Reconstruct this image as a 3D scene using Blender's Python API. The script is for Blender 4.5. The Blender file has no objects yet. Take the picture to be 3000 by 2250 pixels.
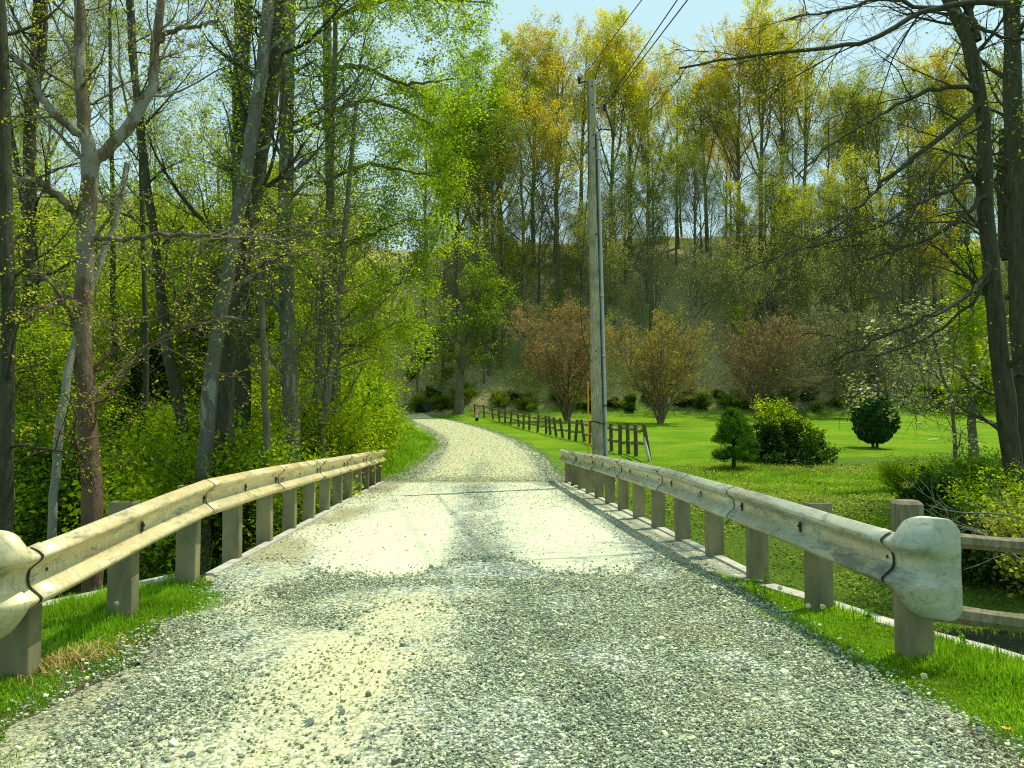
import bpy, math, random
import numpy as np
from mathutils import Vector
R = math.radians
scene = bpy.context.scene
col = scene.collection
F = 2167.0
CAMZ = 1.45
PITCH = math.atan(115 / F)
CP, SP = math.cos(PITCH), math.sin(PITCH)
SK = -0.0554                      # the bridge axis leans a little to the left of the view

def pix(px, py, d):               # photograph pixel + distance forward -> point in the place
    a = px - 1500.0; v = 1125.0 - py
    y = F * CP - v * SP; z = F * SP + v * CP
    return np.array([a / y * d, d, CAMZ + z / y * d])

# ---------------------------------------------------------------- noise + terrain
_rg = np.random.default_rng(7)
_LT = _rg.random((256, 256))
def vnoise(x, y):
    xi = np.floor(x).astype(int); yi = np.floor(y).astype(int)
    fx = x - xi; fy = y - yi
    fx = fx * fx * (3 - 2 * fx); fy = fy * fy * (3 - 2 * fy)
    a = _LT[xi % 256, yi % 256]; b = _LT[(xi + 1) % 256, yi % 256]
    c = _LT[xi % 256, (yi + 1) % 256]; d = _LT[(xi + 1) % 256, (yi + 1) % 256]
    return (a * (1 - fx) + b * fx) * (1 - fy) + (c * (1 - fx) + d * fx) * fy
def fbm(x, y, o=4):
    s = 0; a = .5
    for k in range(o):
        s = s + a * vnoise(x * 2 ** k + 17.3 * k, y * 2 ** k + 5.1 * k); a *= .5
    return s / (1 - .5 ** o)
def ss(a, b, x):
    t = np.clip((x - a) / (b - a), 0, 1)
    return t * t * (3 - 2 * t)
ZR_Y = [-60, 3, 8, 23, 27, 31, 40, 58, 81, 130]
ZR_Z = [-.1, -.1, -.16, -.37, -.24, -.02, .5, 1.3, 2.35, 4.0]
def zroad(y): return np.interp(y, ZR_Y, ZR_Z)
def hill(x, y):
    st = 75 + 9 * ss(-8, -16, x) - 36 * ss(-20, -42, x)
    t = y - st
    up = 24.5 * ss(-3, 31, t) - 9 * ss(33, 90, t)
    bump = (fbm(x * .05 + 9, y * .05 + 3, 3) - .5) * 5 * ss(0, 12, t)
    return up + bump
def low_side(x, y):
    return 0
def ground(x, y):
    x = np.asarray(x, float); y = np.asarray(y, float)
    base = zroad(y) + hill(x, y)
    # forest floor on the left a little lower than the road
    base = base - 1.0 * ss(-6.5, -12, x) * ss(20, 30, y) * (1 - ss(40, 60, y))
    base = base + .5 * ss(4, 9, x) * ss(22, 28, y) * (1 - ss(34, 46, y)) * .3
    base = base + (fbm(x * .35, y * .35, 3) - .5) * .16 * np.clip((np.abs(x + .0554 * y) - 4) / 4, 0, 1)
    yc = 11 - .28 * x
    u = x - SK * y
    far_w = 8.5 - 2.5 * ss(3, 9, u)
    farb = ss(1.2, far_w + 1.2, y - yc)
    flat = 1.0 * ss(23.0, 24.0, y) * (np.abs(u) < 60)
    far_z = -1.75 + (base + 1.75) * np.where(np.abs(u) < 3.6, np.maximum(farb, ss(22.2, 22.8, y)), farb)
    # near side: the block the road stands on, held by wing walls
    xr = 3.36 - .383 * (np.clip(y, -9, 9) - 4.85)
    xl = -3.46 - .58 * (7.5 - np.clip(y, -9, 9))
    out = np.maximum(x - xr, xl - x)
    out = np.maximum(out, (y - 7.95))
    inside = 1 - ss(.02, .14, out)
    lown = -.55 - 1.2 * ss(0, 2.6, out + .4 * np.maximum(0, y - 7.95)) + (fbm(x * .8, y * .8, 3) - .5) * .25
    lown = np.minimum(lown, -1.75 + 1.3 * ss(1.0, 4.0, yc - y) + 0 * x)
    near_z = lown + (zroad(y) - lown) * inside
    z = np.where(y > yc, far_z, np.where(y < yc, near_z, -1.75))
    z = np.where((y > yc) & (inside > 0), np.maximum(z, near_z), z)
    return z
def g1(x, y): return float(ground(np.array([x]), np.array([y]))[0])
def onground(px, py, dmin=3.0, dmax=120.0):    # where the view ray through a pixel meets the ground
    d = np.linspace(dmin, dmax, 4000)
    p = pix(px, py, 1.0)
    x = p[0] * d; z = CAMZ + (p[2] - CAMZ) * d
    h = z - ground(x, d)
    k = np.argmax(h < 0)
    if k == 0: k = len(d) - 1
    return np.array([x[k], d[k], g1(x[k], d[k])])

# ---------------------------------------------------------------- mesh helpers
def link(o, parent=None):
    col.objects.link(o)
    if parent is not None: o.parent = parent
    return o
def mesh_np(name, verts, polys, mat, parent=None, smooth=False, attrs=None):
    """polys: list of int arrays (n,k)"""
    me = bpy.data.meshes.new(name)
    verts = np.asarray(verts, np.float32).reshape(-1, 3)
    polys = [np.asarray(p, np.int32) for p in polys if len(p)]
    me.vertices.add(len(verts)); me.vertices.foreach_set('co', verts.ravel())
    loops = np.concatenate([p.ravel() for p in polys])
    tot = np.concatenate([np.full(len(p), p.shape[1], np.int32) for p in polys])
    st = np.concatenate([[0], np.cumsum(tot)[:-1]]).astype(np.int32)
    me.loops.add(len(loops)); me.loops.foreach_set('vertex_index', loops)
    me.polygons.add(len(tot)); me.polygons.foreach_set('loop_start', st); me.polygons.foreach_set('loop_total', tot)
    me.polygons.foreach_set('use_smooth', np.full(len(tot), smooth))
    for k, v in (attrs or {}).items():
        a = me.attributes.new(k, 'FLOAT_COLOR', 'POINT')
        c = np.ones((len(verts), 4), np.float32); c[:, :v.shape[1]] = v
        a.data.foreach_set('color', c.ravel())
    me.update(calc_edges=True)
    me.materials.append(mat)
    return link(bpy.data.objects.new(name, me), parent)
class MB:
    def __init__(s): s.v = []; s.f = {}; s.n = 0
    def add(s, v, polys):
        v = np.asarray(v, float).reshape(-1, 3)
        for p in polys:
            p = np.asarray(p, int)
            s.f.setdefault(p.shape[1], []).append(p + s.n)
        s.v.append(v); s.n += len(v); return s
    def box(s, c, d, rz=0, M=None, bev=0):
        x, y, z = np.array(d) / 2.0
        b = bev
        if b <= 0:
            v = np.array([[i * x, j * y, k * z] for k in (-1, 1) for j in (-1, 1) for i in (-1, 1)])
            f = [[0, 2, 3, 1], [4, 5, 7, 6], [0, 1, 5, 4], [2, 6, 7, 3], [0, 4, 6, 2], [1, 3, 7, 5]]
            P = [f]
        else:
            pr = [(-x + b, -y), (x - b, -y), (x, -y + b), (x, y - b), (x - b, y), (-x + b, y), (-x, y - b), (-x, -y + b)]
            v = []
            for zz, q in ((-z, b), (-z + b, 0), (z - b, 0), (z, b)):
                for (a, c2) in pr:
                    v.append([a * (1 - q / x), c2 * (1 - q / y), zz])
            v = np.array(v); P = [[[k * 8 + i, k * 8 + (i + 1) % 8, (k + 1) * 8 + (i + 1) % 8, (k + 1) * 8 + i] for k in range(3) for i in range(8)],
                                  [list(range(7, -1, -1)), list(range(24, 32))]]
        if M is not None: v = v @ np.array(M).T
        if rz:
            cc, sn = math.cos(rz), math.sin(rz)
            v = v @ np.array([[cc, sn, 0], [-sn, cc, 0], [0, 0, 1]])
        return s.add(v + np.array(c, float), P)
    def tube(s, pts, rad, sides=8, cap=True):
        pts = np.asarray(pts, float); n = len(pts)
        rad = np.full(n, rad) if np.isscalar(rad) else np.asarray(rad, float)
        v, f = tubes(pts[None], rad[None], sides)
        s.add(v, [f])
        if cap:
            s.add(v[:sides], [[list(range(sides))[::-1]]]); s.add(v[-sides:], [[list(range(sides))]])
        return s
    def build(s, name, mat, parent=None, smooth=False, attrs=None):
        return mesh_np(name, np.concatenate(s.v), [np.concatenate(p) for p in s.f.values()], mat, parent, smooth, attrs)
def tubes(P, Rr, sides):
    """P (m,K,3), Rr (m,K) -> verts, quads"""
    m, K, _ = P.shape
    T = np.gradient(P, axis=1)
    T /= np.linalg.norm(T, axis=2, keepdims=True) + 1e-9
    mean = P[:, -1] - P[:, 0]; mean /= np.linalg.norm(mean, axis=1, keepdims=True) + 1e-9
    ref = np.where(np.abs(mean[:, :1]) < .7, np.array([[1., 0, 0]]), np.array([[0., 1, 0]]))[:, None, :]
    U = np.cross(T, ref); U /= np.linalg.norm(U, axis=2, keepdims=True) + 1e-9
    V = np.cross(T, U)
    a = np.arange(sides) * 2 * math.pi / sides
    ring = np.cos(a)[None, None, :, None] * U[:, :, None] + np.sin(a)[None, None, :, None] * V[:, :, None]
    v = P[:, :, None] + ring * Rr[:, :, None, None]
    idx = np.arange(m * K * sides).reshape(m, K, sides)
    A = idx[:, :-1]; B = idx[:, 1:]
    q = np.stack([A, np.roll(A, -1, 2), np.roll(B, -1, 2), B], -1).reshape(-1, 4)
    return v.reshape(-1, 3), q

def empty(name, label, cat, loc=(0, 0, 0), rz=0, group=None, kind=None):
    o = bpy.data.objects.new(name, None); col.objects.link(o)
    o.location = loc; o.rotation_euler = (0, 0, rz); o.empty_display_size = .3
    return tag(o, label, cat, group, kind)
def tag(o, label=None, cat=None, group=None, kind=None):
    if label: o['label'] = label
    if cat: o['category'] = cat
    if group: o['group'] = group
    if kind: o['kind'] = kind
    return o
def dup(root, loc, rz=0, sc=1.0, label=None, group=None, tilt=(0, 0)):
    r = root.copy(); col.objects.link(r)
    r.location = loc; r.rotation_euler = (tilt[0], tilt[1], rz); r.scale = (sc, sc, sc)
    if label: r['label'] = label
    if group: r['group'] = group
    for ch in list(root.children):
        c = ch.copy(); col.objects.link(c); c.parent = r
    return r

# ---------------------------------------------------------------- materials
def newmat(name):
    m = bpy.data.materials.new(name); m.use_nodes = True
    nt = m.node_tree; nt.nodes.clear()
    return m, nt, nt.nodes, nt.links
def N(nt, t, **k):
    n = nt.nodes.new(t)
    for a, b in k.items():
        if a in n.inputs.keys() if isinstance(a, str) else False: n.inputs[a].default_value = b
        else: setattr(n, a, b)
    return n
def ramp(nt, src, stops, interp='LINEAR'):
    r = nt.nodes.new('ShaderNodeValToRGB'); r.color_ramp.interpolation = interp
    e = r.color_ramp.elements
    while len(e) > 1: e.remove(e[-1])
    e[0].position = stops[0][0]; e[0].color = (*stops[0][1], 1)
    for p, c in stops[1:]:
        q = e.new(p); q.color = (*c, 1)
    nt.links.new(src, r.inputs[0]); return r.outputs[0]
def noise(nt, scale, detail=4, rough=.55, vec=None, dim='3D'):
    n = nt.nodes.new('ShaderNodeTexNoise'); n.inputs['Scale'].default_value = scale
    n.inputs['Detail'].default_value = detail; n.inputs['Roughness'].default_value = rough
    if vec is not None: nt.links.new(vec, n.inputs['Vector'])
    return n.outputs['Fac']
def coords(nt, scale=(1, 1, 1), which='Object'):
    tc = nt.nodes.new('ShaderNodeTexCoord'); mp = nt.nodes.new('ShaderNodeMapping')
    mp.inputs['Scale'].default_value = scale
    nt.links.new(tc.outputs[which], mp.inputs['Vector']); return mp.outputs[0]
def mix(nt, fac, a, b, mode='MIX'):
    m = nt.nodes.new('ShaderNodeMix'); m.data_type = 'RGBA'; m.blend_type = mode
    for s, v in ((m.inputs[0], fac), (m.inputs[6], a), (m.inputs[7], b)):
        if hasattr(v, 'links') or hasattr(v, 'is_linked'): nt.links.new(v, s)
        elif isinstance(v, (int, float)): s.default_value = v
        else: s.default_value = (*v, 1)
    return m.outputs[2]
def math_(nt, op, a, b=0.0, c=None):
    m = nt.nodes.new('ShaderNodeMath'); m.operation = op
    for s, v in zip(m.inputs, (a, b, c)):
        if v is None: continue
        if hasattr(v, 'is_linked'): nt.links.new(v, s)
        else: s.default_value = v
    return m.outputs[0]
def finish(nt, color, rough=.9, bump=None, bstr=.5, bdist=.02, metal=0, spec=.3):
    b = nt.nodes.new('ShaderNodeBsdfPrincipled'); o = nt.nodes.new('ShaderNodeOutputMaterial')
    if hasattr(color, 'is_linked'): nt.links.new(color, b.inputs['Base Color'])
    else: b.inputs['Base Color'].default_value = (*color, 1)
    if hasattr(rough, 'is_linked'): nt.links.new(rough, b.inputs['Roughness'])
    else: b.inputs['Roughness'].default_value = rough
    b.inputs['Metallic'].default_value = metal
    b.inputs['Specular IOR Level'].default_value = spec
    if bump is not None:
        bp = nt.nodes.new('ShaderNodeBump'); bp.inputs['Strength'].default_value = bstr; bp.inputs['Distance'].default_value = bdist
        nt.links.new(bump, bp.inputs['Height']); nt.links.new(bp.outputs[0], b.inputs['Normal'])
    nt.links.new(b.outputs[0], o.inputs[0]); return b

def leafmat(name, cols, transl=.55, clump=.6, gloss=True, tmul=(1.25, 1.25, .6)):
    m, nt, nd, lk = newmat(name)
    geo = nd.new('ShaderNodeNewGeometry')
    c = ramp(nt, geo.outputs['Random Per Island'], [(i / (len(cols) - 1), k) for i, k in enumerate(cols)])
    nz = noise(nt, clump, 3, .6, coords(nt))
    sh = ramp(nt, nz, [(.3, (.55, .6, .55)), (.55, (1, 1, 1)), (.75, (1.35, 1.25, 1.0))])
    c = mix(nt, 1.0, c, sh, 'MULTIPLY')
    oi = nd.new('ShaderNodeObjectInfo')
    v = ramp(nt, oi.outputs['Random'], [(0, (.78, .88, .8)), (.5, (1, 1, 1)), (1, (1.2, 1.1, .9))])
    c = mix(nt, 1.0, c, v, 'MULTIPLY')
    d = nd.new('ShaderNodeBsdfDiffuse'); t = nd.new('ShaderNodeBsdfTranslucent'); mx = nd.new('ShaderNodeMixShader')
    lk.new(c, d.inputs[0]); lk.new(mix(nt, 1.0, c, tmul, 'MULTIPLY'), t.inputs[0])
    mx.inputs[0].default_value = transl
    lk.new(d.outputs[0], mx.inputs[1]); lk.new(t.outputs[0], mx.inputs[2])
    o = nd.new('ShaderNodeOutputMaterial')
    lk.new(mx.outputs[0], o.inputs[0]); return m
def barkmat(name, a, b, c=None, scale=6, patch=0, pc=(.5, .5, .42), ps=2.2, lo=.5):
    m, nt, nd, lk = newmat(name)
    v = coords(nt, (1, 1, .22))
    n1 = noise(nt, scale * 2.2, 6, .7, v)
    colr = ramp(nt, n1, [(.3, a), (.5, tuple((x + y) / 2 for x, y in zip(a, b))), (.72, b)])
    if patch:
        n2 = noise(nt, ps, 5, .65, coords(nt, (1.6, 1.6, .5)))
        msk = ramp(nt, n2, [(lo, (0, 0, 0)), (lo + .05, (1, 1, 1))])
        colr = mix(nt, msk, colr, pc)
    n3 = noise(nt, .5, 2, .5, coords(nt))
    colr = mix(nt, math_(nt, 'MULTIPLY', n3, .45), colr, (.08, .11, .03))
    finish(nt, colr, .95, n1, 1.0, .09, spec=.1); return m
M = {}
M['bark_dark'] = barkmat('bark dark', (.022, .02, .014), (.12, .11, .075))
M['bark_mid'] = barkmat('bark mid', (.10, .09, .06), (.26, .23, .16))
M['bark_far'] = barkmat('bark far', (.10, .09, .06), (.22, .19, .13), scale=1.5)
M['bark_grey'] = barkmat('bark grey', (.09, .09, .07), (.22, .21, .17), patch=1, pc=(.33, .33, .27), ps=3, lo=.56)
M['bark_syc'] = barkmat('bark sycamore', (.12, .09, .06), (.24, .19, .13), patch=1, pc=(.42, .42, .34), ps=2.0, lo=.47)
def brown_low(mt, z0, z1):
    nt = mt.node_tree; b = [n for n in nt.nodes if n.type == 'BSDF_PRINCIPLED'][0]
    src = b.inputs['Base Color'].links[0].from_socket
    tc = nt.nodes.new('ShaderNodeTexCoord'); sp = nt.nodes.new('ShaderNodeSeparateXYZ'); nt.links.new(tc.outputs['Object'], sp.inputs[0])
    mr = nt.nodes.new('ShaderNodeMapRange'); mr.inputs['From Min'].default_value = z0; mr.inputs['From Max'].default_value = z1; mr.inputs['To Min'].default_value = .85; mr.inputs['To Max'].default_value = .25
    nt.links.new(math_(nt, 'ADD', sp.outputs[2], math_(nt, 'MULTIPLY_ADD', noise(nt, 1.2, 4, .6, coords(nt)), 4.0, -2.0)), mr.inputs['Value'])
    nt.links.new(mix(nt, mr.outputs[0], src, (.17, .10, .055)), b.inputs['Base Color'])
brown_low(M['bark_syc'], 3.5, 7.5)
M['bark_pale'] = barkmat('bark pale', (.22, .22, .17), (.42, .42, .34))
M['twig_myrtle'] = barkmat('twig myrtle', (.13, .09, .055), (.27, .19, .12), scale=1)
LIME = [(.15, .27, .010), (.27, .42, .012), (.40, .52, .018), (.52, .58, .03)]
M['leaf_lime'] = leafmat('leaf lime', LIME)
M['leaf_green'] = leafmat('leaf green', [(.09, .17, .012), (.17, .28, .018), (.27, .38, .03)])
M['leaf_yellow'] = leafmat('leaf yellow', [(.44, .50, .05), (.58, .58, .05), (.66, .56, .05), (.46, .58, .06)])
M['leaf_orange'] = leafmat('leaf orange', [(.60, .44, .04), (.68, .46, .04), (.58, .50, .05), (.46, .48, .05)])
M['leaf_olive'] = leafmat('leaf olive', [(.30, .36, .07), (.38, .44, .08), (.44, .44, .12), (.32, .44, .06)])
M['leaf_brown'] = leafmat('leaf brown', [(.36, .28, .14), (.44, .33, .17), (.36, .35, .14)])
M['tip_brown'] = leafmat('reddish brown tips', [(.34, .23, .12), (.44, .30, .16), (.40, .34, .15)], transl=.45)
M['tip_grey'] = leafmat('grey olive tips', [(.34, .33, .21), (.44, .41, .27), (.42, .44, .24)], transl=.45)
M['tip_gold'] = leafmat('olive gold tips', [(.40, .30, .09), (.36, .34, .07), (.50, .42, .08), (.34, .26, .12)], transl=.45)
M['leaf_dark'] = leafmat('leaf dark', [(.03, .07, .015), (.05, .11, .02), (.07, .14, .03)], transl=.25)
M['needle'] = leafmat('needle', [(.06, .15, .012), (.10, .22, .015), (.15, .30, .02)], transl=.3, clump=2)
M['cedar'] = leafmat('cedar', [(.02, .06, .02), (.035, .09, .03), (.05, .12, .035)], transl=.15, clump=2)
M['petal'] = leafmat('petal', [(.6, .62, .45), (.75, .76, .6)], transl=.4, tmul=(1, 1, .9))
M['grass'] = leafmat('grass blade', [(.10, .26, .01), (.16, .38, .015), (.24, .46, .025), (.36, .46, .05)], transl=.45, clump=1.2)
M['litter'] = leafmat('litter', [(.06, .07, .02), (.1, .09, .04), (.15, .12, .06), (.06, .1, .015)], transl=.2)

def simple(name, base, var=.25, scale=8, rough=.85, bump=.3, bd=.01, metal=0, spec=.3, st=(1, 1, 1)):
    m, nt, nd, lk = newmat(name)
    n = noise(nt, scale, 6, .65, coords(nt, st))
    lo = tuple(c * (1 - var * 1.4) for c in base); hi = tuple(min(1, c * (1 + var)) for c in base)
    finish(nt, ramp(nt, n, [(.25, lo), (.5, base), (.78, hi)]), rough, n, bump, bd, metal, spec); return m
M['black'] = simple('black rubber', (.015, .015, .015), rough=.5)
M['steel_dark'] = simple('dark steel', (.05, .045, .04), rough=.6, metal=.4)
M['conduit'] = simple('grey conduit', (.38, .42, .40), var=.12, rough=.5)
M['orange'] = simple('orange fibreglass', (.75, .28, .01), var=.1, rough=.5)
M['yellowp'] = simple('dandelion yellow', (.8, .55, .01))
M['hyd_red'] = simple('faded red paint', (.45, .16, .08)); M['hyd_white'] = simple('faded cream paint', (.55, .55, .4))
M['white'] = simple('white plastic', (.75, .78, .7), rough=.5)
M['bin'] = simple('dark green bin plastic', (.02, .035, .03), rough=.5)
M['concrete'] = simple('concrete', (.42, .41, .32), var=.3, scale=5, bump=.5)
M['stonerock'] = simple('loose rock', (.17, .22, .17), var=.5, scale=30, bump=.8, bd=.01)
M['dead_tan'] = leafmat('dead straw', [(.35, .25, .08), (.5, .38, .15)], transl=.2)
M['puff'] = simple('seed fluff', (.75, .76, .7), rough=1)

# weathered wood
def wood(name, a, b):
    m, nt, nd, lk = newmat(name)
    n = noise(nt, 9, 8, .7, coords(nt, (3, 3, .35)))
    c = ramp(nt, n, [(.3, a), (.52, tuple((x + y) / 2 for x, y in zip(a, b))), (.75, b)])
    n2 = noise(nt, 2.5, 4, .6, coords(nt))
    c = mix(nt, ramp(nt, n2, [(.45, (0, 0, 0)), (.7, (.6, .6, .6))]), c, (.12, .13, .05))
    finish(nt, c, .9, n, .8, .012, spec=.15); return m
M['pole'] = wood('pole wood', (.17, .155, .10), (.56, .52, .35))
M['rail_wood'] = wood('split rail wood', (.10, .085, .05), (.36, .31, .2))
M['pale_wood'] = wood('pale weathered board', (.4, .4, .32), (.72, .72, .6))
M['rail_post'] = wood('split rail post wood', (.055, .045, .03), (.17, .14, .09))

# galvanised guard rail
def galv(name, a, b_, c_, rust, ramt):
    m, nt, nd, lk = newmat(name)
    n1 = noise(nt, 2.6, 7, .66, coords(nt, (1, .45, 2.4)))
    n2 = noise(nt, 9, 7, .75, coords(nt, (1.2, .5, 1.6)))
    n3 = noise(nt, .9, 5, .62, coords(nt, (1, 1, 3)))
    n4 = noise(nt, 14, 5, .7, coords(nt, (1, 3.2, .35)))      # scrape streaks running down the beam face
    c = ramp(nt, n1, [(.30, a), (.5, b_), (.70, c_)])
    c = mix(nt, ramp(nt, n3, [(.42, (0, 0, 0)), (.64, (ramt,) * 3)]), c, rust)
    c = mix(nt, ramp(nt, n4, [(.5, (0, 0, 0)), (.7, (.5, .5, .5))]), c, (.16, .17, .12))
    c = mix(nt, ramp(nt, n2, [(.54, (0, 0, 0)), (.68, (.75, .75, .75))]), c, (.13, .14, .10))
    c = mix(nt, ramp(nt, n2, [(.30, (.8, .8, .8)), (.38, (0, 0, 0))]), c, (.72, .73, .58))
    n5 = noise(nt, 1.7, 5, .7, coords(nt, (1, .8, 4)))
    c = mix(nt, ramp(nt, n5, [(.55, (0, 0, 0)), (.66, (.8, .8, .8))]), c, (.12, .125, .085))
    rg_ = ramp(nt, n2, [(.3, (.3, .3, .3)), (.7, (.62, .62, .62))])
    finish(nt, c, rg_, n4, .25, .003, metal=.22, spec=.5); return m
M['galv_sun'] = galv('sun tinted rust stained galvanised steel', (.44, .44, .27), (.64, .57, .30), (.80, .72, .42), (.58, .40, .14), .8)  # sunlit copy: warm light on the left rail painted into the colour, plus rust
M['galv_cool'] = galv('grey green galvanised steel', (.30, .36, .29), (.42, .44, .32), (.60, .62, .46), (.42, .32, .16), .55)  # duller copy: the weaker light on the right rail painted into the colour
m, nt, nd, lk = newmat('post steel')
n1 = noise(nt, 4, 6, .6, coords(nt, (1, 1, .4)))
c = ramp(nt, n1, [(.3, (.12, .125, .065)), (.5, (.21, .195, .10)), (.75, (.33, .28, .15))])
finish(nt, c, .7, n1, .2, .004, metal=.1, spec=.3); M['post'] = m

# ground: grass / litter / soil mixed by painted masks (r lawn, g litter, b bare soil)
m, nt, nd, lk = newmat('ground cover')
at = nd.new('ShaderNodeAttribute'); at.attribute_name = 'cover'
sp = nd.new('ShaderNodeSeparateColor'); lk.new(at.outputs['Color'], sp.inputs[0])
pos = coords(nt)
ng = noise(nt, .35, 6, .6, pos); nf = noise(nt, 14, 6, .75, pos); nm = noise(nt, 2.6, 6, .65, pos)
lawn = ramp(nt, ng, [(.28, (.08, .17, .006)), (.5, (.15, .29, .010)), (.72, (.27, .38, .025))])
lawn = mix(nt, 1.0, lawn, ramp(nt, nf, [(.25, (.45, .52, .4)), (.5, (1, 1, 1)), (.75, (1.5, 1.3, 1.3))]), 'MULTIPLY')
lawn = mix(nt, ramp(nt, nm, [(.52, (0, 0, 0)), (.72, (.45, .45, .45))]), lawn, (.32, .30, .08))
mow = math_(nt, 'SINE', math_(nt, 'MULTIPLY', noise(nt, .05, 2, .5, coords(nt, (.3, 5, 1))), 60.0))
lawn = mix(nt, math_(nt, 'MULTIPLY_ADD', mow, .07, .1), lawn, (.22, .42, .01))
lit = ramp(nt, nf, [(.3, (.10, .085, .04)), (.45, (.36, .29, .16)), (.6, (.58, .48, .29)), (.8, (.72, .62, .43))])
lit = mix(nt, ramp(nt, nm, [(.42, (0, 0, 0)), (.62, (.8, .8, .8))]), lit, mix(nt, nf, (.09, .17, .02), (.22, .32, .04)))
soil = ramp(nt, nf, [(.3, (.13, .10, .05)), (.55, (.28, .23, .12)), (.75, (.42, .36, .22))])
under = ramp(nt, nf, [(.3, (.06, .11, .015)), (.55, (.14, .24, .025)), (.75, (.22, .34, .04))])
jit = math_(nt, 'MULTIPLY_ADD', nm, .7, -.35)
def msk(ch, lo=.42, hi=.58):
    return ramp(nt, math_(nt, 'ADD', ch, jit), [(lo, (0, 0, 0)), (hi, (1, 1, 1))])
c = mix(nt, msk(sp.outputs[1]), under, lit)
c = mix(nt, msk(sp.outputs[2]), c, soil)
c = mix(nt, msk(sp.outputs[0]), c, lawn)
finish(nt, c, 1.0, nf, 1.0, .12, spec=.05); M['ground'] = m

# gravel: r dust, g brown dirt, b dark
def gravelmat(name, attr='cover', conc=False):
    m, nt, nd, lk = newmat(name)
    at = nd.new('ShaderNodeAttribute'); at.attribute_name = attr
    sp = nd.new('ShaderNodeSeparateColor'); lk.new(at.outputs['Color'], sp.inputs[0])
    pos = coords(nt)
    vo = nd.new('ShaderNodeTexVoronoi'); vo.inputs['Scale'].default_value = 42; lk.new(pos, vo.inputs['Vector'])
    v2 = nd.new('ShaderNodeTexVoronoi'); v2.inputs['Scale'].default_value = 13; lk.new(pos, v2.inputs['Vector'])
    sc2 = nd.new('ShaderNodeSeparateColor'); lk.new(vo.outputs['Color'], sc2.inputs[0])
    st = ramp(nt, sc2.outputs[0], [(0, (.06, .085, .07)), (.35, (.2, .25, .19)), (.7, (.42, .48, .36)), (1, (.78, .82, .62))])
    st = mix(nt, 1.0, st, ramp(nt, vo.outputs['Distance'], [(0, (1.15, 1.15, 1.1)), (.5, (1, 1, 1)), (.8, (.35, .35, .33))]), 'MULTIPLY')
    nf = noise(nt, 30, 6, .75, pos); nm = noise(nt, 3, 6, .65, coords(nt, (1.6, .6, 1))); nb = noise(nt, .9, 5, .6, pos)
    dust = ramp(nt, nf, [(.25, (.22, .21, .11)), (.5, (.56, .55, .30)), (.72, (.80, .79, .48))])
    dirt = ramp(nt, nf, [(.3, (.13, .12, .065)), (.5, (.32, .30, .17)), (.72, (.58, .55, .35))])
    jit = math_(nt, 'MULTIPLY_ADD', nm, .9, -.45)
    jit2 = math_(nt, 'ADD', jit, math_(nt, 'MULTIPLY_ADD', nf, 1.5, -.75))
    def mk(ch, lo=.26, hi=.74): return ramp(nt, math_(nt, 'ADD', ch, jit2), [(lo, (0, 0, 0)), (hi, (1, 1, 1))])
    c = mix(nt, mk(sp.outputs[1]), st, dirt)
    if conc:
        cc = ramp(nt, nf, [(.2, (.34, .36, .22)), (.45, (.56, .58, .38)), (.7, (.76, .78, .56))])
        # brushed streaks and sparse grit
        stx = noise(nt, 5, 6, .7, coords(nt, (.25, 3.0, 1)))
        cc = mix(nt, ramp(nt, stx, [(.5, (0, 0, 0)), (.75, (.8, .8, .8))]), cc, (.36, .37, .24))
        c = mix(nt, mk(sp.outputs[0]), c, cc)
    else:
        c = mix(nt, mk(sp.outputs[0]), c, dust)
    c = mix(nt, math_(nt, 'MULTIPLY', sp.outputs[2], .6), c, (.12, .14, .10))
    h = math_(nt, 'ADD', math_(nt, 'MULTIPLY', vo.outputs['Distance'], -1.0), math_(nt, 'MULTIPLY', nf, .5))
    finish(nt, c, .95, h, .7 if not conc else .45, .02, spec=.15); return m
M['gravel'] = gravelmat('crushed stone gravel')
M['deck'] = gravelmat('dusty concrete deck', conc=True)
# loose stones: a colour per stone
m, nt, nd, lk = newmat('loose stones')
geo = nd.new('ShaderNodeNewGeometry')
c = ramp(nt, geo.outputs['Random Per Island'], [(0, (.03, .045, .04)), (.18, (.09, .125, .105)), (.42, (.22, .28, .22)), (.7, (.40, .46, .34)), (.92, (.62, .67, .48)), (1, (.88, .92, .72))])
nf = noise(nt, 60, 4, .7, coords(nt)); nl = noise(nt, .8, 5, .65, coords(nt, (1.3, .7, 1)))
c = mix(nt, .22, c, ramp(nt, nf, [(.3, (.16, .16, .10)), (.7, (.66, .65, .42))]))
c = mix(nt, ramp(nt, nl, [(.5, (0, 0, 0)), (.68, (.4, .4, .4))]), c, (.44, .42, .22))
c = mix(nt, 1.0, c, (.97, .98, .84), 'MULTIPLY')
finish(nt, c, .8, nf, .3, .004, spec=.25); M['stones'] = m
# water
m, nt, nd, lk = newmat('creek water')
nw = noise(nt, 5, 3, .5, coords(nt))
finish(nt, (.012, .018, .012), .06, nw, .25, .02, spec=.6); M['water'] = m

# ---------------------------------------------------------------- terrain
def nonuni(segs):
    out = []
    for a, b, st in segs:
        out.append(np.arange(a, b, st))
    out.append([segs[-1][1]]); return np.concatenate(out)
ys = nonuni([(-30, 2, 2.0), (2, 9, .12), (9, 26, .25), (26, 62, .5), (62, 130, 1.2), (130, 600, 30)])
xp = nonuni([(0, 5, .12), (5, 14, .3), (14, 40, .8), (40, 110, 2), (110, 500, 30)])
xs = np.concatenate([-xp[::-1][:-1], xp])
X, Y = np.meshgrid(xs, ys)
Z = ground(X, Y) + 0.0
u_ = X - SK * Y
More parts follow.
